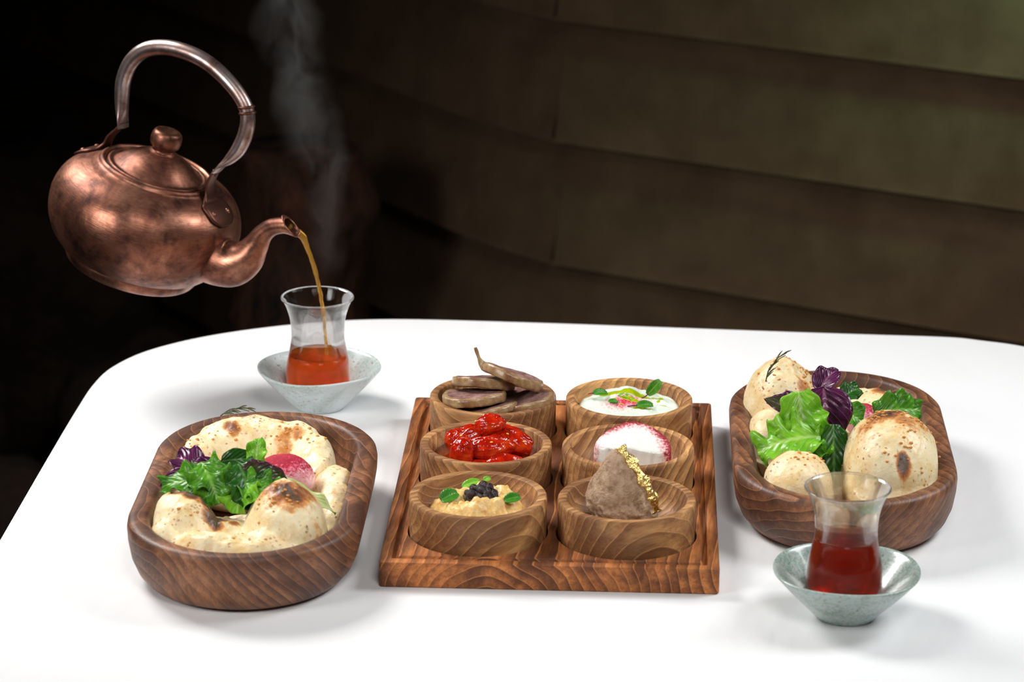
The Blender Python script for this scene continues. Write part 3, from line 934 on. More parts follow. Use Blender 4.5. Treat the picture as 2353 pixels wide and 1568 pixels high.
# ------------------------------------------------------------------ dusted balls in the trays
def rball(name, loc, R, mat, seed, label, dustf):
    def f(p, q): return q * (1 + .05 * fbm(p, 1.6, 3, seed))
    o = make(name, sphere_uv(R, (0, 0, 0), 48, 28, f), MT[mat], loc=loc)
    attr(o, 'dust', lambda c: dustf(c))
    tag(o, label, 'cheese')
    return o
rball('cheese_ball', (-.2070, .1100, .0430), (.0240, .019, .0185), 'radish', 3, 'pink stained cheese ball dusted with red spice in the left tray', lambda c: max(0, min(1,   .42 + c.z * 42 + c.y * 16 - c.x * 6)))
rball('cheese_ball', (.2450, .2560, .047), (.0140, .014, .0150), 'radish', 4, 'pink stained cheese ball with a red dusted top in the right tray', lambda c: max(0, min(1, .25 + c.z * 50 + c.y * 20)))
# herb sprigs
def sprig(loc, rz, segs, label, seed, L):
    rr = random.Random(seed)
    parts = [tube([(0, 0, 0, .0005), (L * .35, .001, .004 + .002, .0005), (L * .7, .0, .007, .0004), (L, -.001, .006, .0003)], 6, 4, side=(0, 0, 1))]
    r = empty('herb_sprig', loc, rz)
    make('stalk', parts[0], MT['herb'], r)
    for q in range(segs):
        t = (q + .5) / segs
        a = rr.uniform(-1, 1)
        s = Vector((L * t, 0, .001 + .007 * math.sin(t * 2)))
        e = s + Vector((.006 + .003 * rr.random(), .004 * a, .003 * rr.uniform(-.6, .8)))
        make('needle', tube([(*s, .0003), (*((s + e) / 2 + Vector((0, 0, .0005))), .0006), (*e, .0002)], 6, 3, side=(0, 0, 1)), MT['herb'], r)
    tag(r, label, 'herb')
    return r
sprig((-.269, .2125, .0560), math.radians(-8), 9, 'dry brown herb sprig lying on the back edge of the left tray bread', 1, .024)
s_ = sprig((.1655, .2620, .0775), math.radians(20), 8, 'thin dark rosemary sprig standing over the tall bread of the right tray', 2, .026)
s_.rotation_euler = (0, math.radians(-40), math.radians(20))

# ------------------------------------------------------------------ sausage slices
def slice_obj(loc, rot, R, th, seed, label, tail=False, squash=1.0):
    def rad(a): return R * (1 + .035 * fbm((math.cos(a), math.sin(a), 0), 2.2, 3, seed))
    prof = [(0, .5), (.3, .5), (.6, .5), (.86, .49), (.955, .46), (.99, .38), (1, .15), (1, -.15), (.99, -.38), (.955, -.46), (.86, -.49), (0, -.5)]
    N = 64
    def build(ring_ids):
        V, F, rows = [], [], []
        for (r, z) in [prof[i] for i in ring_ids]:
            if r == 0:
                rows.append([len(V)]); V.append(Vector((0, 0, z * th)))
            else:
                rows.append(list(range(len(V), len(V) + N)))
                for k in range(N):
                    a = 2 * PI * k / N
                    q = rad(a) * r
                    zz = z * th + .0009 * fbm((q * math.cos(a), q * math.sin(a), z), 90, 3, seed) + .0010 * (q / R) ** 2 * math.cos(a * 2 + seed)
                    V.append(Vector((q * math.cos(a), q * math.sin(a) * squash, zz)))
        for a, b in zip(rows, rows[1:]):
            for k in range(N):
                k2 = (k + 1) % N
                if len(a) == 1: F.append([a[0], b[k], b[k2]])
                elif len(b) == 1: F.append([a[k], a[k2], b[0]])
                else: F.append([a[k], a[k2], b[k2], b[k]])
        return V, F
    r = empty('sausage_slice', loc)
    r.rotation_euler = tuple(math.radians(a) for a in rot)
    make('meat', join(build([0, 1, 2, 3]), build([10, 11])), MT['meat'], r)
    make('casing', build([3, 4, 5, 6, 7, 8, 9, 10]), MT['casing'], r)
    if tail:
        make('casing_tail', tube([(-R * .92, 0, 0, .0040, .0045), (-R * 1.06, .001, .002, .0028), (-R * 1.20, 0, .0055, .0014), (-R * 1.34, -.001, .010, .0016), (-R * 1.42, -.001, .0125, .0012)], 12, 5, side=(0, 1, 0)), MT['casing'], r)
    tag(r, label, 'sausage', 'sausage slices in the back left bowl')
    return r
SB = cen[(0, 2)]
slice_obj((-.0705, .2830, .0515), (-9, -3, 0), .0262, .0080, 1, 'sausage slice at the left of the bowl with its purple cut face up')
slice_obj((-.0590, .2765, .0440), (-9, -8, 8), .0250, .0070, 2, 'sausage slice lowest at the front rim of the bowl')
slice_obj((-.0305, .2900, .0450), (-6, -14, 6), .0262, .0078, 3, 'sausage slice at the right of the bowl rising to the right rim')
slice_obj((-.0640, .3060, .0570), (-16, 2, 0), .0262, .0085, 4, 'sausage slice at the back of the bowl lying nearly level on the others')
slice_obj((-.0400, .3020, .0640), (-13, 20, 4), .0262, .0085, 5, 'topmost sausage slice leaning down to the right with a casing knot', tail=True)
slice_obj((-.0350, .3080, .0400), (8, 12, 0), .0235, .0060, 6, 'sausage slice mostly hidden under the topmost one')
slice_obj((-.0640, .3020, .0360), (-2, 6, 0), .0240, .0060, 7, 'sausage slice buried at the bottom of the bowl')

# ------------------------------------------------------------------ tomatoes
def tomato(loc, R, rot, seed, label, seeds=0):
    rr = random.Random(seed)
    R = tuple(.86 * r for r in R)
    loc = (-.0545 + (loc[0] + .0545) * .84, .1800 + (loc[1] - .1800) * .88, loc[2] + .0005)
    def f(p, q):
        w = fbm(p, 1.1, 2, seed) * .12 + .07 * fbm((p.x * 1.5, p.y * 5, p.z * 5), 1, 3, seed)
        cr_ = -.16 * math.exp(-((p.y - .2 * math.sin(3 * p.x + seed)) ** 2) / .02) * (1 if p.z > -.2 else 0)
        return q * (1 + w + cr_)
    o = make('tomato', sphere_uv(R, (0, 0, 0), 56, 36, f), MT['tomato'], loc=loc, rot=tuple(math.radians(a) for a in rot))
    for q in range(seeds):
        a = rr.uniform(-.7, .7); b = rr.uniform(-2.2, -.9)
        p = Vector((math.sin(a), math.cos(a) * math.cos(b) * -1 * 0 + -.5 * math.cos(a), .8 * math.cos(a))).normalized()
        pos = f(p, Vector((p.x * R[0], p.y * R[1], p.z * R[2]))) * 1.01
        make('seed', sphere_uv((.0013, .0009, .0006), pos, 10, 6), MT['seed'], o)
    tag(o, label, 'tomato', 'semi dried tomatoes in the middle left bowl')
TB = cen[(0, 1)]
tomato((-.0530, .1960, .0590), (.0150, .0120, .0105), (0, -12, -10), 31, 'glossy red tomato on the very top of the heap', 1)
tomato((-.0720, .1950, .0500), (.0150, .0120, .0100), (10, -15, 20), 32, 'red tomato upper left of the heap, second from the top', 1)
tomato((-.0840, .1930, .0470), (.0110, .0110, .0105), (0, 10, 60), 33, 'small red tomato at the far left of the heap', 1)
tomato((-.0775, .1685, .0440), (.0115, .0120, .0160), (0, 10, 10), 34, 'upright oval tomato at the front left of the bowl', 0)
tomato((-.0520, .1810, .0450), (.0230, .0140, .0120), (10, -4, 5), 35, 'long wrinkled tomato across the centre of the heap', 1)
tomato((-.0300, .1930, .0460), (.0190, .0150, .0115), (0, 12, -25), 36, 'tomato at the right side of the heap with a visible seed', 2)
tomato((-.0370, .1690, .0360), (.0200, .0120, .0090), (0, 4, 10), 37, 'tomato lying low at the front right of the bowl', 0)
tomato((-.0380, .2060, .0480), (.0180, .0120, .0095), (0, 8, -15), 38, 'tomato at the back right of the heap', 1)
tomato((-.0580, .1650, .0330), (.0150, .0100, .0080), (0, 4, -10), 39, 'tomato half sunk in oil between the front ones', 0)
o = make('oil', lathe([(0, 0), (.028, -.0001), (.0415, 0), (.0418, -.0006), (.036, -.007), (.02, -.011), (0, -.0115)], 64), MT['oil'], loc=(TB.x, TB.y, .0385))
tag(o, 'amber oil pooled around the tomatoes in the middle left bowl', 'oil', kind='stuff')

# ------------------------------------------------------------------ dips
def mound(name, c, R, prof, amp, seed, mat, label, cat, z0, N=96, NR=40, k1=60, extra=None, wob=.06):
    V, F = [Vector((0, 0, prof(0, 0, 0)))], []
    def zz(x, y, s):
        return prof(x, y, s)
    for i in range(1, NR + 1):
        s = i / NR
        for k in range(N):
            a = 2 * PI * k / N
            r = R * s * (1 + wob * fbm((math.cos(a), math.sin(a), 0), 1.7, 3, seed))
            x, y = r * math.cos(a), r * math.sin(a)
            fall = 1 - s ** 6
            V.append(Vector((x, y, prof(x, y, s) + amp * fall * (fbm((x, y, 0), k1, 4, seed) + .3 * fbm((x, y, .5), k1 * 4, 3, seed)))))
    for k in range(N): F.append([0, 1 + k, 1 + (k + 1) % N])
    for i in range(NR - 1):
        for k in range(N):
            k2 = (k + 1) % N
            F.append([1 + i * N + k, 1 + (i + 1) * N + k, 1 + (i + 1) * N + k2, 1 + i * N + k2])
    m0 = len(V)
    for k in range(N):
        a = 2 * PI * k / N
        V.append(Vector((R * .55 * math.cos(a), R * .55 * math.sin(a), z0)))
    for k in range(N):
        k2 = (k + 1) % N
        F.append([1 + (NR - 1) * N + k, m0 + k, m0 + k2, 1 + (NR - 1) * N + k2])
    F.append([m0 + k for k in range(N)])
    o = make(name, (V, F), MT[mat], loc=c)
    if label: tag(o, label, cat)
    return o
H0 = cen[(0, 0)]
def hp(x, y, s):
    r = math.hypot(x, y)
    ringz = .012 * math.exp(-((r - .022) / .011) ** 2)
    return .034 + ringz + .006 * (1 - s) - .010 * s ** 7
hum = mound('nut_dip', Vector((H0.x + .0005, H0.y + .003, 0)), .0445, hp, .0050, 51, 'hummus', 'lumpy beige nut dip mounded around black jam in the front left bowl', 'dip', .0285, k1=75)
rr = random.Random(5)
parts = []
for q in range(26):
    a, r = rr.uniform(0, 6.28), .0105 * math.sqrt(rr.random())
    s = rr.uniform(.0024, .0042)
    parts.append(sphere_uv((s, s, s), (r * math.cos(a) * 1.15, r * math.sin(a) * .9, .004 + .006 * (1 - (r / .0105) ** 2) + rr.uniform(-.001, .001)), 14, 9))
parts.append(sphere_uv((.0135, .011, .009), (0, 0, .001), 24, 14))
parts.append(sphere_uv((.0045, .007, .005), (.003, -.012, -.001), 16, 10))
o = make('jam', join(*parts), MT['jam'], loc=(-.0535, .0700, .0440))
tag(o, 'shiny black berry jam heaped in the middle of the beige dip', 'jam')
G3 = 'small green leaves on the beige dip'
def micro(loc, rot, label, group, L=.011, Wd=.0085, m='micro', stem=None, bend=.5, name='microgreen_leaf', cup=.25, seed=0):
    return leaf(name, loc, rot, m, label, 'leaf', group=group, L=L, Wd=Wd, bend=bend, cup=cup, seed=seed, tipp=.5, ruffle=0, nu=8, nv=12, th=.0003, stem=stem)
micro((-.0830, .0560, .0480), (35, -22, 28), 'round green leaf left of the black jam', G3, .0150, .0120)
micro((-.0355, .0560, .0490), (35, -14, 18), 'oval green leaf right of the black jam', G3, .0130, .0090)
micro((-.0690, .0920, .0455), (30, -20, 20), 'narrow light green leaf behind the black jam', G3, .0150, .0075, 'lime')
micro((-.0530, .0920, .0510), (30, -16, 30), 'tiny light green leaf behind the black jam, beside the narrow one', G3, .0065, .0050, 'lime')

Y0 = cen[(1, 2)]
def yp(x, y, s):
    return .0425 + .0040 * (1 - s) + .0048 * math.exp(-((x + .004) ** 2 + (y - .024) ** 2) / .00030) - .002 * s ** 6 - (.004 * max(0, s - .9) * 10)
yog = mound('yogurt_dip', Vector((Y0.x, Y0.y, 0)), .0445, yp, .0022, 61, 'yogurt', 'creamy white herb dip with green oil and pink dust in the back right bowl', 'dip', .0285, k1=80, wob=.0)
def ydust(c):
    a = math.exp(-((c.x + .002 - .25 * c.y) / .020) ** 2 - ((c.y + .002) / .016) ** 2)
    return .8 * a
attr(yog, 'dust', ydust)
def yoil(c):
    m = 0
    for (x, y, rx, ry, ro) in [(-.002, .016, .022, .0045, -.05), (.012, .0115, .012, .004, -.2), (.001, .003, .0080, .0030, -.15), (-.014, .003, .004, .003, 0), (.024, .004, .002, .0015, 0), (.028, -.003, .005, .0018, -.4), (.026, .008, .003, .0015, 0), (.012, -.014, .009, .0032, 0), (-.006, -.006, .002, .001, 0)]:
        dx, dy = c.x - x, c.y - y
        u = (dx * math.cos(ro) + dy * math.sin(ro)) / rx; v = (-dx * math.sin(ro) + dy * math.cos(ro)) / ry
        m = max(m, 1 - .5 * (u * u + v * v))
    return m
attr(yog, 'oil', yoil)
G4 = 'small green leaves on the white herb dip'
micro((.0260, .3060, .0490), (22, -6, 18), 'dark green oval leaf at the left of the white dip', G4, .0130, .0085, 'micro', (.003, .0005))
micro((.0390, .2920, .0475), (10, -4, 0), 'small round green leaf left of the centre of the white dip', G4, .0080, .0065)
micro((.0470, .3060, .0485), (8, 2, -20), 'oil covered yellow green leaf in the centre of the white dip', G4, .0145, .0070, 'lime')
micro((.0620, .2840, .0470), (25, -8, 8), 'green leaf with a dark red stem near the front of the white dip', G4, .0140, .0085, 'micro', (.007, .0006))
micro((.0710, .3080, .0485), (60, -46, 20), 'pointed green leaf standing upright at the right of the white dip', G4, .0160, .0095, 'green', (.005, .0006), .3)

# white cheese half round
C1 = cen[(1, 1)]
def cheese():
    N = 140
    V, F, rows = [], [], []
    def outl(k):
        # back arc from right to left, then the straight cut front
        u = k / N
        if u < .62:
            a = PI * (u / .62) * 1.04 - .02 * PI
            return math.cos(a) * .0305, math.sin(a) * .0270
        w = (u - .62) / .38
        return -.0304 + .0608 * w, -.0012 - .0065 * math.sin(PI * w) ** .5
    prof = [(.94, 0.0), (.99, .06), (1.0, .2), (1.0, .5), (1.0, .75), (.995, .88), (.975, .96), (.93, 1.0), (.75, 1.01), (.5, 1.015), (.25, 1.02)]
    def top(x, y):
        return .0235 + .32 * max(y + .006, 0) + .0035 * math.exp(-((x + .004) / .016) ** 2) + .0006 * fbm((x, y, 0), 120, 3, 8)
    for (s, h) in prof:
        rows.append(list(range(len(V), len(V) + N)))
        for k in range(N):
            x, y = outl(k)
            if y < 0 and .1 < h < .9:
                y += .0012 * fbm((x, 0, h * .01), 140, 2, 4) - .0016 * math.exp(-((x + .017) / .0018) ** 2) * -1 + .0016 * math.exp(-((x - .018) / .002) ** 2)
            yc = .008
            x *= s; y = yc + (y - yc) * s
            V.append(Vector((x, y, top(x, y) * h)))
    rows.append([len(V)]); V.append(Vector((0, .008, top(0, .008) * 1.02)))
    for a, b in zip(rows, rows[1:]):
        for k in range(N):
            k2 = (k + 1) % N
            if len(b) == 1: F.append([a[k], a[k2], b[0]])
            else: F.append([a[k], a[k2], b[k2], b[k]])
    F.append(rows[0][::-1])
    return V, F
ch = make('white_cheese', cheese(), MT['cheese'], loc=(C1.x + .0035, C1.y - .0070, FLZ + .001), rot=(0, 0, math.radians(-8)), angle=50)
def cdust(c):
    r = math.hypot(c.x / .0305, max(c.y, 0) / .0270)
    if c.z < .010: return .3 if c.x > .024 else 0
    return max(0, min(1, (r - .60) * 2.2 + c.y * 14 + c.x * 5 - .10 + .25 * fbm(c, 70, 2, 3)))
attr(ch, 'dust', cdust)
tag(ch, 'half round of white cheese with a red dusted back edge in the middle right bowl', 'cheese')
rr = random.Random(8); parts = []
for q in range(150):
    x = rr.gauss(-.031, .0035); y = rr.gauss(.005, .005)
    r = math.hypot(x, y); z = .0243 + max(0, (r - .012)) ** 2 * 9
    s = rr.uniform(.0002, .0006)
    parts.append(sphere_uv((s, s, s), (x, y, z), 5, 4))
for q in range(90):
    x = rr.gauss(.031, .004); y = rr.gauss(-.010, .005)
    r = math.hypot(x, y); z = .0243 + max(0, (r - .012)) ** 2 * 9
    s = rr.uniform(.0002, .0005)
    parts.append(sphere_uv((s, s, s), (x, y, z), 5, 4))
o = make('spice_dust', join(*parts), MT['red_dust'], loc=(C1.x, C1.y, 0))
tag(o, 'sprinkle of dark red spice on the bowl floor beside the white cheese', 'spice', kind='stuff')

# pate cone with gold leaf
P0 = cen[(1, 0)]
PL = Vector((P0.x + .0000, P0.y + .0020, FLZ + .0005))
prof = [(0, .0615), (.0060, .0600), (.0112, .0550), (.0160, .0465), (.0205, .0365), (.0235, .0270), (.0252, .0195), (.0248, .0120), (.0215, .0045), (.0165, 0), (0, 0)]
V, F = lathe(smooth_prof(prof, 6), 110)
V2 = []
for p in V:
    p = Vector(p)
    rough = max(0, min(1, (.030 - p.z) / .012))
    d = (.0005 + .0028 * rough) * (fbm(p, 150, 4, 3) + .4 * fbm(p, 420, 3, 4)) + .0025 * fbm(p, 45, 2, 9)
    rad = Vector((p.x, p.y, .3 * p.z)).normalized() if p.length > 0 else Vector((0, 0, 1))
    q = p + rad * d
    t = p.z / .061
    q.x += -.0060 * t + .003 * (1 - t) - .004 * math.sin(PI * min(t * 1.1, 1)); q.y *= .95; q.x *= 1.03
    V2.append(q)
pate = make('pate_quenelle', (V2, F), MT['pate'], loc=PL)
tag(pate, 'tall brown pate quenelle with a crumbly lower half in the front right bowl', 'pate')
def ribbon(pts, wd, seed):
    S = catmull(pts, 12)
    V, F = [], []
    K = 7
    for i, p in enumerate(S):
        a = Vector(S[max(i - 1, 0)]); b = Vector(S[min(i + 1, len(S) - 1)])
        t = (b - a).normalized(); sd = t.cross(Vector((.3, -1, .2))).normalized(); nn = sd.cross(t)
        for k in range(K):
            u = (k / (K - 1) - .5) * 2
            wv = wd * (.75 + .25 * math.sin(i * .35 + seed)) * (1 + .3 * fbm((i * .2, k, seed), 1, 2))
            V.append(Vector(p) + sd * u * wv + nn * (.0016 * fbm((i * .45, k * .9, seed), 1, 3, seed)) - nn * .0014 * u * u)
    for i in range(len(S) - 1):
        for k in range(K - 1):
            a = i * K + k
            F.append([a, a + 1, a + K + 1, a + K])
    return V, F
g = make('gold_leaf', ribbon([(-.0065, -.0040, .0660), (-.0020, -.0070, .0600), (.0045, -.0100, .0530), (.0105, -.0130, .0440), (.0160, -.0155, .0350), (.0200, -.0150, .0255), (.0220, -.0130, .0170)], .0046, 1), MT['gold'], loc=PL + Vector((.0012, -.0018, .0006)))
md = g.modifiers.new('thickness', 'SOLIDIFY'); md.thickness = .0002
tag(g, 'crumpled strip of gold leaf running down the right side of the pate', 'gold leaf')
g = make('gold_leaf', ribbon([(-.0120, -.0065, .0535), (-.0090, -.0078, .0530), (-.0055, -.0075, .0520)], .0014, 3), MT['gold'], loc=PL)
md = g.modifiers.new('thickness', 'SOLIDIFY'); md.thickness = .0002
tag(g, 'tiny crumpled fleck of gold leaf at the very tip of the pate', 'gold leaf')

# ------------------------------------------------------------------ saucers, glasses, tea
sau = [(0, .0035), (.012, .0032), (.0165, .0012), (.0190, 0), (.0215, .0006), (.0265, .0060), (.0370, .0170), (.0465, .0275), (.0515, .0335), (.0528, .0352), (.0527, .0364), (.0512, .0366), (.0490, .0350), (.0430, .0285), (.0340, .0190), (.0240, .0100), (.0180, .0070), (0, .0062)]
def saucer(loc, mat, label, rz):
    V, F = lathe(smooth_prof(sau, 3), 90)
    V = [Vector(p) * 1 for p in V]
    V = [Vector((p.x * (1 + .012 * math.sin(2 * math.atan2(p.y, p.x) + 1)), p.y, p.z + .0008 * (p.z / .036) * math.sin(3 * math.atan2(p.y, p.x)))) for p in V]
    o = make('saucer', (V, F), MT[mat], loc=loc, rot=(0, 0, rz))
    tag(o, label, 'saucer', 'glazed ceramic tea saucers')
GB = Vector((-.2095, .4008, 0)); GF = Vector((.2150, -.0325, 0))
saucer(GB, 'saucer_back', 'pale white green saucer under the glass being filled at the back', .6)
saucer(GF, 'saucer_front', 'speckled grey green saucer at the front right corner under the full glass', 2.0)
go = [(0, .0003), (.0150, 0), (.0190, .0012), (.0235, .0060), (.0268, .0140), (.0277, .0220), (.0268, .0330), (.0243, .0450), (.0228, .0540), (.0226, .0620), (.0236, .0720), (.0262, .0815), (.0293, .0886), (.0302, .0900)]
gi = [(.0311, .0903), (.0310, .0914), (.0300, .0919), (.0291, .0912), (.0286, .0900), (.0252, .0818), (.0226, .0720), (.0216, .0620), (.0218, .0540), (.0233, .0450), (.0256, .0330), (.0264, .0220), (.0254, .0145), (.0220, .0080), (.0150, .0050), (0, .0046)]
GP = smooth_prof(go, 5) + smooth_prof(gi, 5)
GZ = .0068
gl = make('tea_glass', lathe(GP, 96), MT['glass'], loc=GB + Vector((-.0010, .0010, GZ)))
tag(gl, 'tulip shaped glass being filled with tea at the back of the table', 'glass', 'tulip shaped tea glasses')
g2 = gl.copy(); COL.objects.link(g2); g2.location = GF + Vector((-.0015, .0022, GZ))
tag(g2, 'tulip shaped glass full of dark red tea at the front right corner', 'glass', 'tulip shaped tea glasses')
def tea_obj(g, zf, mat, label):
    inner = [p for p in smooth_prof(gi, 8) if p[1] <= zf]
    eps = .00012
    prof = [(max(r + eps, 0) if r > 0 else 0, z - (eps if z < .007 else 0)) for r, z in inner]
    r0 = prof[0][0]
    prof = [(0, zf), (r0 * .6, zf), (r0 - .002, zf + .0001), (r0 - .0007, zf + .0004), (r0, zf + .0009)] + prof[1:]
    o = make('tea', lathe(prof, 96), MT[mat], loc=g.location)
    tag(o, label, 'tea', kind='stuff')
tea_obj(gl, .0400, 'tea_light', 'amber tea in the lower half of the back glass')
tea_obj(g2, .0530, 'tea_dark', 'dark red tea filling the front glass to its waist')
# tea stream
st = [(-.2335, .3935, .1615, .0040, .0022), (-.2285, .3960, .1575, .0038, .0026), (-.2222, .4000, .1515, .0029, .0030), (-.2178, .4010, .1400, .0020, .0026), (-.2125, .4015, .1235, .0020, .0024), (-.2090, .4015, .1080, .0016, .0018), (-.2072, .4015, .0960, .0017, .0015), (-.2050, .4015, .0800, .0014, .0016), (-.2040, .4012, .0640, .0013, .0013), (-.2034, .4008, .0560, .0013, .0014), (-.2031, .4008, .0472, .0016, .0016)]
V, F = tube(st, 16, 10, side=(0, 1, 0))
V = [Vector(p) + Vector((.0006 * fbm(p, 160, 2, 2), .0004 * fbm(p, 160, 2, 5), 0)) for p in V]
o = make('tea_stream', (V, F), MT['tea_stream'])
tag(o, 'thin amber stream of tea falling from the kettle spout into the back glass', 'tea')
# bubbles where the stream meets the tea
rr = random.Random(4); parts = []
for q in range(40):
    a = rr.uniform(0, 6.28); r = rr.gauss(.009, .006)
    if abs(r) > .021: continue
    s = rr.uniform(.0004, .0010)
    parts.append(sphere_uv((s, s, s * .7), (r * math.cos(a) + .004, r * math.sin(a), .0002), 8, 6))
for q in range(26):
    a = math.radians(200 + rr.uniform(-25, 25)); r = .0230 - abs(rr.gauss(0, .0012))
    s = rr.uniform(.0004, .0008)
    parts.append(sphere_uv((s, s, s * .7), (r * math.cos(a), r * math.sin(a), .0003), 8, 6))
o = make('bubbles', join(*parts), MT['glass'], loc=gl.location + Vector((0, 0, .0402)))
tag(o, 'tiny bubbles floating on the amber tea of the back glass', 'bubbles', kind='stuff')

# ------------------------------------------------------------------ copper kettle
K = Vector((-.3626, .445, .156))
KX, KY, KZ = Vector((.8651, -.4104, -.2884)), Vector((.4076, .9103, -.0728)), Vector((.2924, -.0546, .9547))
kt = empty('kettle')
kt.matrix_world = Matrix(((KX.x, KY.x, KZ.x, K.x), (KX.y, KY.y, KZ.y, K.y), (KX.z, KY.z, KZ.z, K.z), (0, 0, 0, 1)))
tag(kt, 'aged copper kettle with an arched handle tipped to pour tea in mid air', 'kettle')
body = [(0, -.0500), (.030, -.0508), (.0500, -.0525), (.0535, -.0522), (.0566, -.0500), (.0592, -.0455), (.0596, -.0425), (.0598, -.0412), (.0640, -.0398), (.0735, -.0300), (.0805, -.0170), (.0835, -.0020), (.0825, .0100), (.0780, .0215), (.0700, .0305), (.0610, .0358), (.0545, .0385), (.0515, .0402), (.0500, .0425), (.0484, .0438), (.0468, .0436), (.0456, .0420), (.0450, .0400)]
bi = [(.0450, .0385), (.0470, .0360), (.070, .026), (.080, .0), (.070, -.030), (.050, -.046), (0, -.0475)]
make('body', lathe(smooth_prof(body, 5) + bi, 128), MT['copper'], kt)
lid = [(0, .0380), (.0435, .0385), (.0440, .0410), (.0430, .0432), (.0412, .0436), (.0395, .0428), (.0375, .0432), (.0330, .0468), (.0260, .0520), (.0180, .0562), (.0120, .0585), (.0100, .0592), (0, .0595)]
ld = make('lid', lathe(smooth_prof(lid, 4), 112), MT['copper'], kt)
knob = [(0, .0585), (.0112, .0588), (.0100, .0603), (.0096, .0618), (.0104, .0632), (.0124, .0655), (.0133, .0690), (.0133, .0730), (.0124, .0765), (.0106, .0785), (.0080, .0790), (.0045, .0784), (0, .0782)]
make('knob', lathe(smooth_prof(knob, 4), 56), MT['copper'], ld)
# spout: centre x, z, radius (in the kettle's x-z plane)
sp = [(.062, 0, -.012, .0200, .0190), (.080, 0, -.0080, .0215, .0205), (.094, 0, -.0040, .0200, .0190), (.1045, 0, .0065, .0160, .0155), (.1095, 0, .0195, .0112, .0115), (.1130, 0, .0320, .0085, .0092), (.1195, 0, .0415, .0074, .0080), (.1290, 0, .0475, .0068, .0076), (.1370, 0, .0500, .0066, .0076)]
S = catmull(sp, 8)
seg = 40
V, F = tube(S, seg, side=(0, 1, 0), caps=False, raw=True)
# slant-cut the mouth: shift upper lip back
ns = len(S)
V = [Vector(p) for p in V]
for i in range(ns):
    t = max(0, (i - (ns - 9)) / 8)
    for k in range(seg):
        p = V[i * seg + k]; c = Vector(S[i][:3])
        up_ = (p - c).dot(Vector((-.35, 0, .94)))
        p.x -= t * t * max(-.004, up_) * 1.5
        p.z -= t * t * max(0, up_) * .10
inner = []
for i in range(ns - 1, ns - 26, -1):
    c = Vector(S[i][:3])
    for k in range(seg):
        p = V[i * seg + k]
        inner.append(p + (c - p) * .12)
b0 = len(V)
V += inner
for k in range(seg):
    k2 = (k + 1) % seg
    F.append([(ns - 1) * seg + k, (ns - 1) * seg + k2, b0 + k2, b0 + k])
for i in range(24):
    for k in range(seg):
        k2 = (k + 1) % seg
        F.append([b0 + i * seg + k, b0 + i * seg + k2, b0 + (i + 1) * seg + k2, b0 + (i + 1) * seg + k])
F.append([b0 + 24 * seg + k for k in range(seg)])
spo = make('spout', (V, F), MT['copper'], kt)
# seam collar where the spout joins the body
# handle arch (tube) in the x-z plane with flattened ends
hd = [(-.0430, 0, .0625, .0012, .0085), (-.0455, 0, .0690, .0022, .0085), (-.0488, 0, .0770, .0050, .0070), (-.0530, 0, .0905, .0063, .0065), (-.0552, 0, .1045, .0066, .0066), (-.0525, 0, .1210, .0067, .0067), (-.0425, 0, .1358, .0067, .0067), (-.0250, 0, .1455, .0067, .0067), (-.0030, 0, .1500, .0067, .0067), (.0195, 0, .1492, .0066, .0066), (.0415, 0, .1425, .0064, .0064), (.0590, 0, .1330, .0062, .0062), (.0680, 0, .1225, .0064, .0064), (.0708, 0, .1080, .0066, .0066), (.0688, 0, .0925, .0064, .0064), (.0635, 0, .0800, .0045, .0068), (.0580, 0, .0715, .0020, .0080), (.0545, 0, .0640, .0012, .0080)]
h = make('handle', tube(hd, 24, 8, side=(0, 1, 0)), MT['handle'], kt)
h['label'] = 'silvery worn tubular arched handle'
for dz, tt in ((0, 0), (.0042, 1)):
    pc = Vector((.0645 + .0025 * tt, 0, .1287 - dz))
    dr = Vector((.45, 0, -.9)).normalized()
    q = dr.to_track_quat('Z', 'Y').to_matrix().to_4x4()
    prof = [(.0060 + .0016 * math.cos(a), .0013 * math.sin(a)) for a in [2 * PI * k / 12 for k in range(13)]]
    c_ = make('collar', xform(lathe(prof, 32), Matrix.Translation(pc) @ q), MT['copper_dark'], h)
# brackets: bent plates; profile in the x-z plane swept across y
def bracket(sgn, pts, widths):
    S = catmull([(x, w, z) for (x, z), w in zip(pts, widths)], 6)
    V, F = [], []
    th = .0009
    K = 8
    for i, (x, wd, z) in enumerate(S):
        a = S[max(i - 1, 0)]; b = S[min(i + 1, len(S) - 1)]
        t = Vector((b[0] - a[0], 0, b[2] - a[2])).normalized()
        nn = Vector((-t.z, 0, t.x))
        if nn.x * sgn < 0 and abs(nn.x) > .2: nn = -nn
        if nn.z < 0 and abs(nn.x) <= .2: nn = -nn
        for j in range(2):
            for k in range(K + 1):
                y = (k / K * 2 - 1) * wd
                base = Vector((x, y, z))
                # follow the round body on the lower part
                r = abs(x)
                if r > .05: base.x = sgn * math.sqrt(max(r * r - y * y * .9, 1e-6))
                V.append(base + nn * th * (1 if j else -1))
    R_ = 2 * (K + 1)
    for i in range(len(S) - 1):
        for j in range(2):
            for k in range(K):
                a = i * R_ + j * (K + 1) + k
                F.append([a, a + 1, a + R_ + 1, a + R_])
        for k in (0, K):
            a = i * R_ + k
            F.append([a, a + K + 1, a + K + 1 + R_, a + R_])
    for i in (0, len(S) - 1):
        for k in range(K):
            a = i * R_ + k
            F.append([a, a + 1, a + K + 2, a + K + 1])
    return V, F
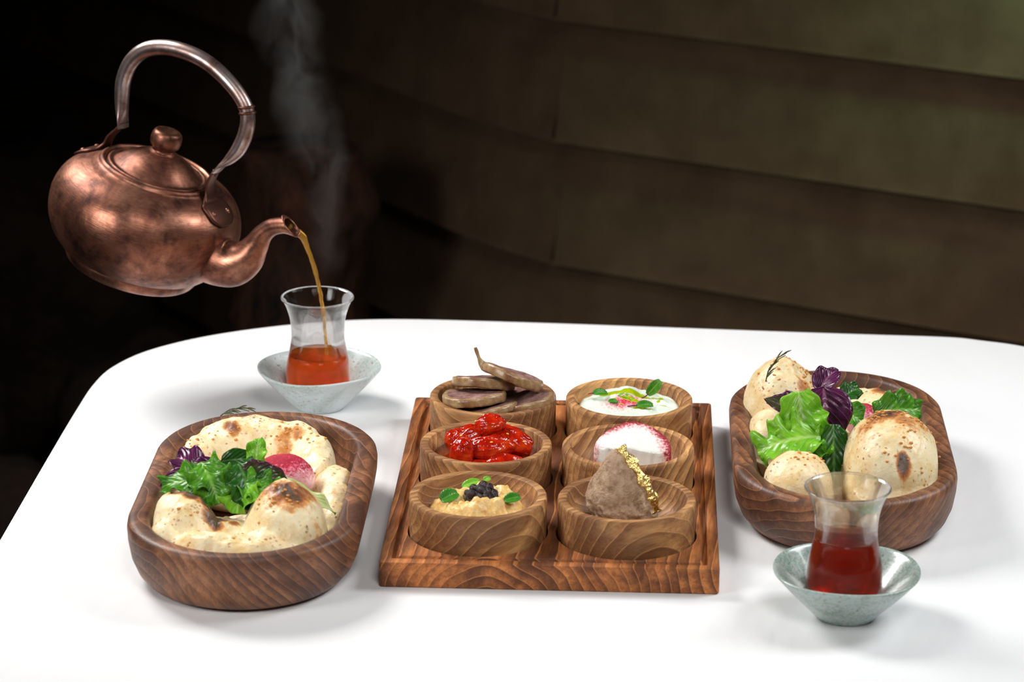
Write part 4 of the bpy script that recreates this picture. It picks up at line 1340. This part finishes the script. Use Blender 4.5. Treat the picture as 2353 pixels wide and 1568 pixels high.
for sgn in (-1, 1):
    pts = [(sgn * .0780, .0240), (sgn * .0745, .0282), (sgn * .0680, .0335), (sgn * .0620, .0367), (sgn * .0575, .0390), (sgn * .0545, .0440), (sgn * .0525, .0520), (sgn * .0500 if sgn > 0 else -.0470, .0600), (.0520 if sgn > 0 else -.0435, .0680)]
    if sgn > 0: pts = pts[:7] + [(.0530, .0590), (.0550, .0670)]
    wd = [.0080, .0160, .0178, .0165, .0110, .0068, .0062, .0062, .0058]
    br = make('handle_bracket', bracket(sgn, pts, wd), MT['copper_dark'], kt)
    rv = []
    nrm = Vector((sgn * .62, 0, .78)).normalized()
    for y in (-.0105, .0105):
        r0 = .0705
        x = sgn * math.sqrt(r0 * r0 - y * y)
        q = nrm.to_track_quat('Z', 'Y').to_matrix().to_4x4()
        make('rivet', xform(lathe([(0, .0013), (.0013, .0011), (.0023, .0004), (.0025, -.0012)], 14), Matrix.Translation(Vector((x, y, .0328))) @ q), MT['copper'], br)
    px = .0535 if sgn > 0 else -.0445
    q = Vector((sgn, 0, 0)).to_track_quat('Z', 'Y').to_matrix().to_4x4()
    make('rivet', xform(lathe([(0, .0022), (.0014, .0019), (.0025, .001), (.0027, -.0012)], 14), Matrix.Translation(Vector((px + sgn * .0005, 0, .0628))) @ q), MT['copper'], br)

# ------------------------------------------------------------------ steam
m = M('steam_vapour')
m.t.nodes.remove(m.b)
c = m.n('TexCoord').outputs['Object']
warp = m.n('TexNoise', Vector=c, Scale=14.0, Detail=2.0).outputs[1]
wv = m.n('VectorMath', {'operation': 'SCALE'}, i0=m.n('VectorMath', {'operation': 'SUBTRACT'}, i0=warp, i1=(.5, .5, .5)).outputs[0], Scale=.07).outputs[0]
cw = m.n('VectorMath', {'operation': 'ADD'}, i0=c, i1=wv).outputs[0]
nz = m.noise(m.n('Mapping', Vector=cw, Scale=(1, 1, .5)).outputs[0], 26, 3, .6, .4)
sx_ = m.n('SeparateXYZ', Vector=cw).outputs
# distance from a swaying centre line
swx = m.math('MULTIPLY', m.math('SINE', m.math('MULTIPLY', sx_[2], 22)), .012)
swx = m.math('SUBTRACT', swx, m.math('MULTIPLY', sx_[2], .03))
dx = m.math('SUBTRACT', sx_[0], swx)
wdt = m.math('ADD', m.math('MULTIPLY', sx_[2], .06), .017)
rad = m.math('DIVIDE', m.math('SQRT', m.math('ADD', m.math('MULTIPLY', dx, dx), m.math('MULTIPLY', sx_[1], sx_[1]))), wdt)
env = m.ramp(rad, [(.35, 1.0), (1.0, 0.0)])
ridge = m.math('SUBTRACT', 1.0, m.math('MULTIPLY', m.math('ABSOLUTE', m.math('SUBTRACT', nz, .5)), 9.0), True)
wis = m.math('ADD', m.math('MULTIPLY', ridge, .55), m.math('MULTIPLY', m.ramp(nz, [(.46, 0.0), (.66, 1.0)]), .75))
fade = m.math('MULTIPLY', m.n('MapRange', Value=sx_[2], i1=.0, i2=.03).outputs[0], m.n('MapRange', Value=sx_[2], i1=.46, i2=.20, i3=.0, i4=1.0).outputs[0])
den = m.math('MULTIPLY', m.math('MULTIPLY', m.math('MULTIPLY', wis, env), fade), 2.4)
vs = m.n('VolumeScatter', Color=(1, .98, .96, 1), Density=den, Anisotropy=.2)
m.t.links.new(vs.outputs[0], m.out.inputs['Volume'])
V, F = tube([(0, 0, -.008, .020, .018), (0, 0, .06, .034, .024), (-.004, 0, .16, .046, .030), (-.008, 0, .30, .056, .036), (-.012, 0, .46, .062, .040)], 24, 5, side=(0, 1, 0))
o = make('steam', (V, F), m.m, loc=(-.2110, .4040, .108))
tag(o, 'faint wisps of steam rising from the tea glass being filled', 'steam', kind='stuff')
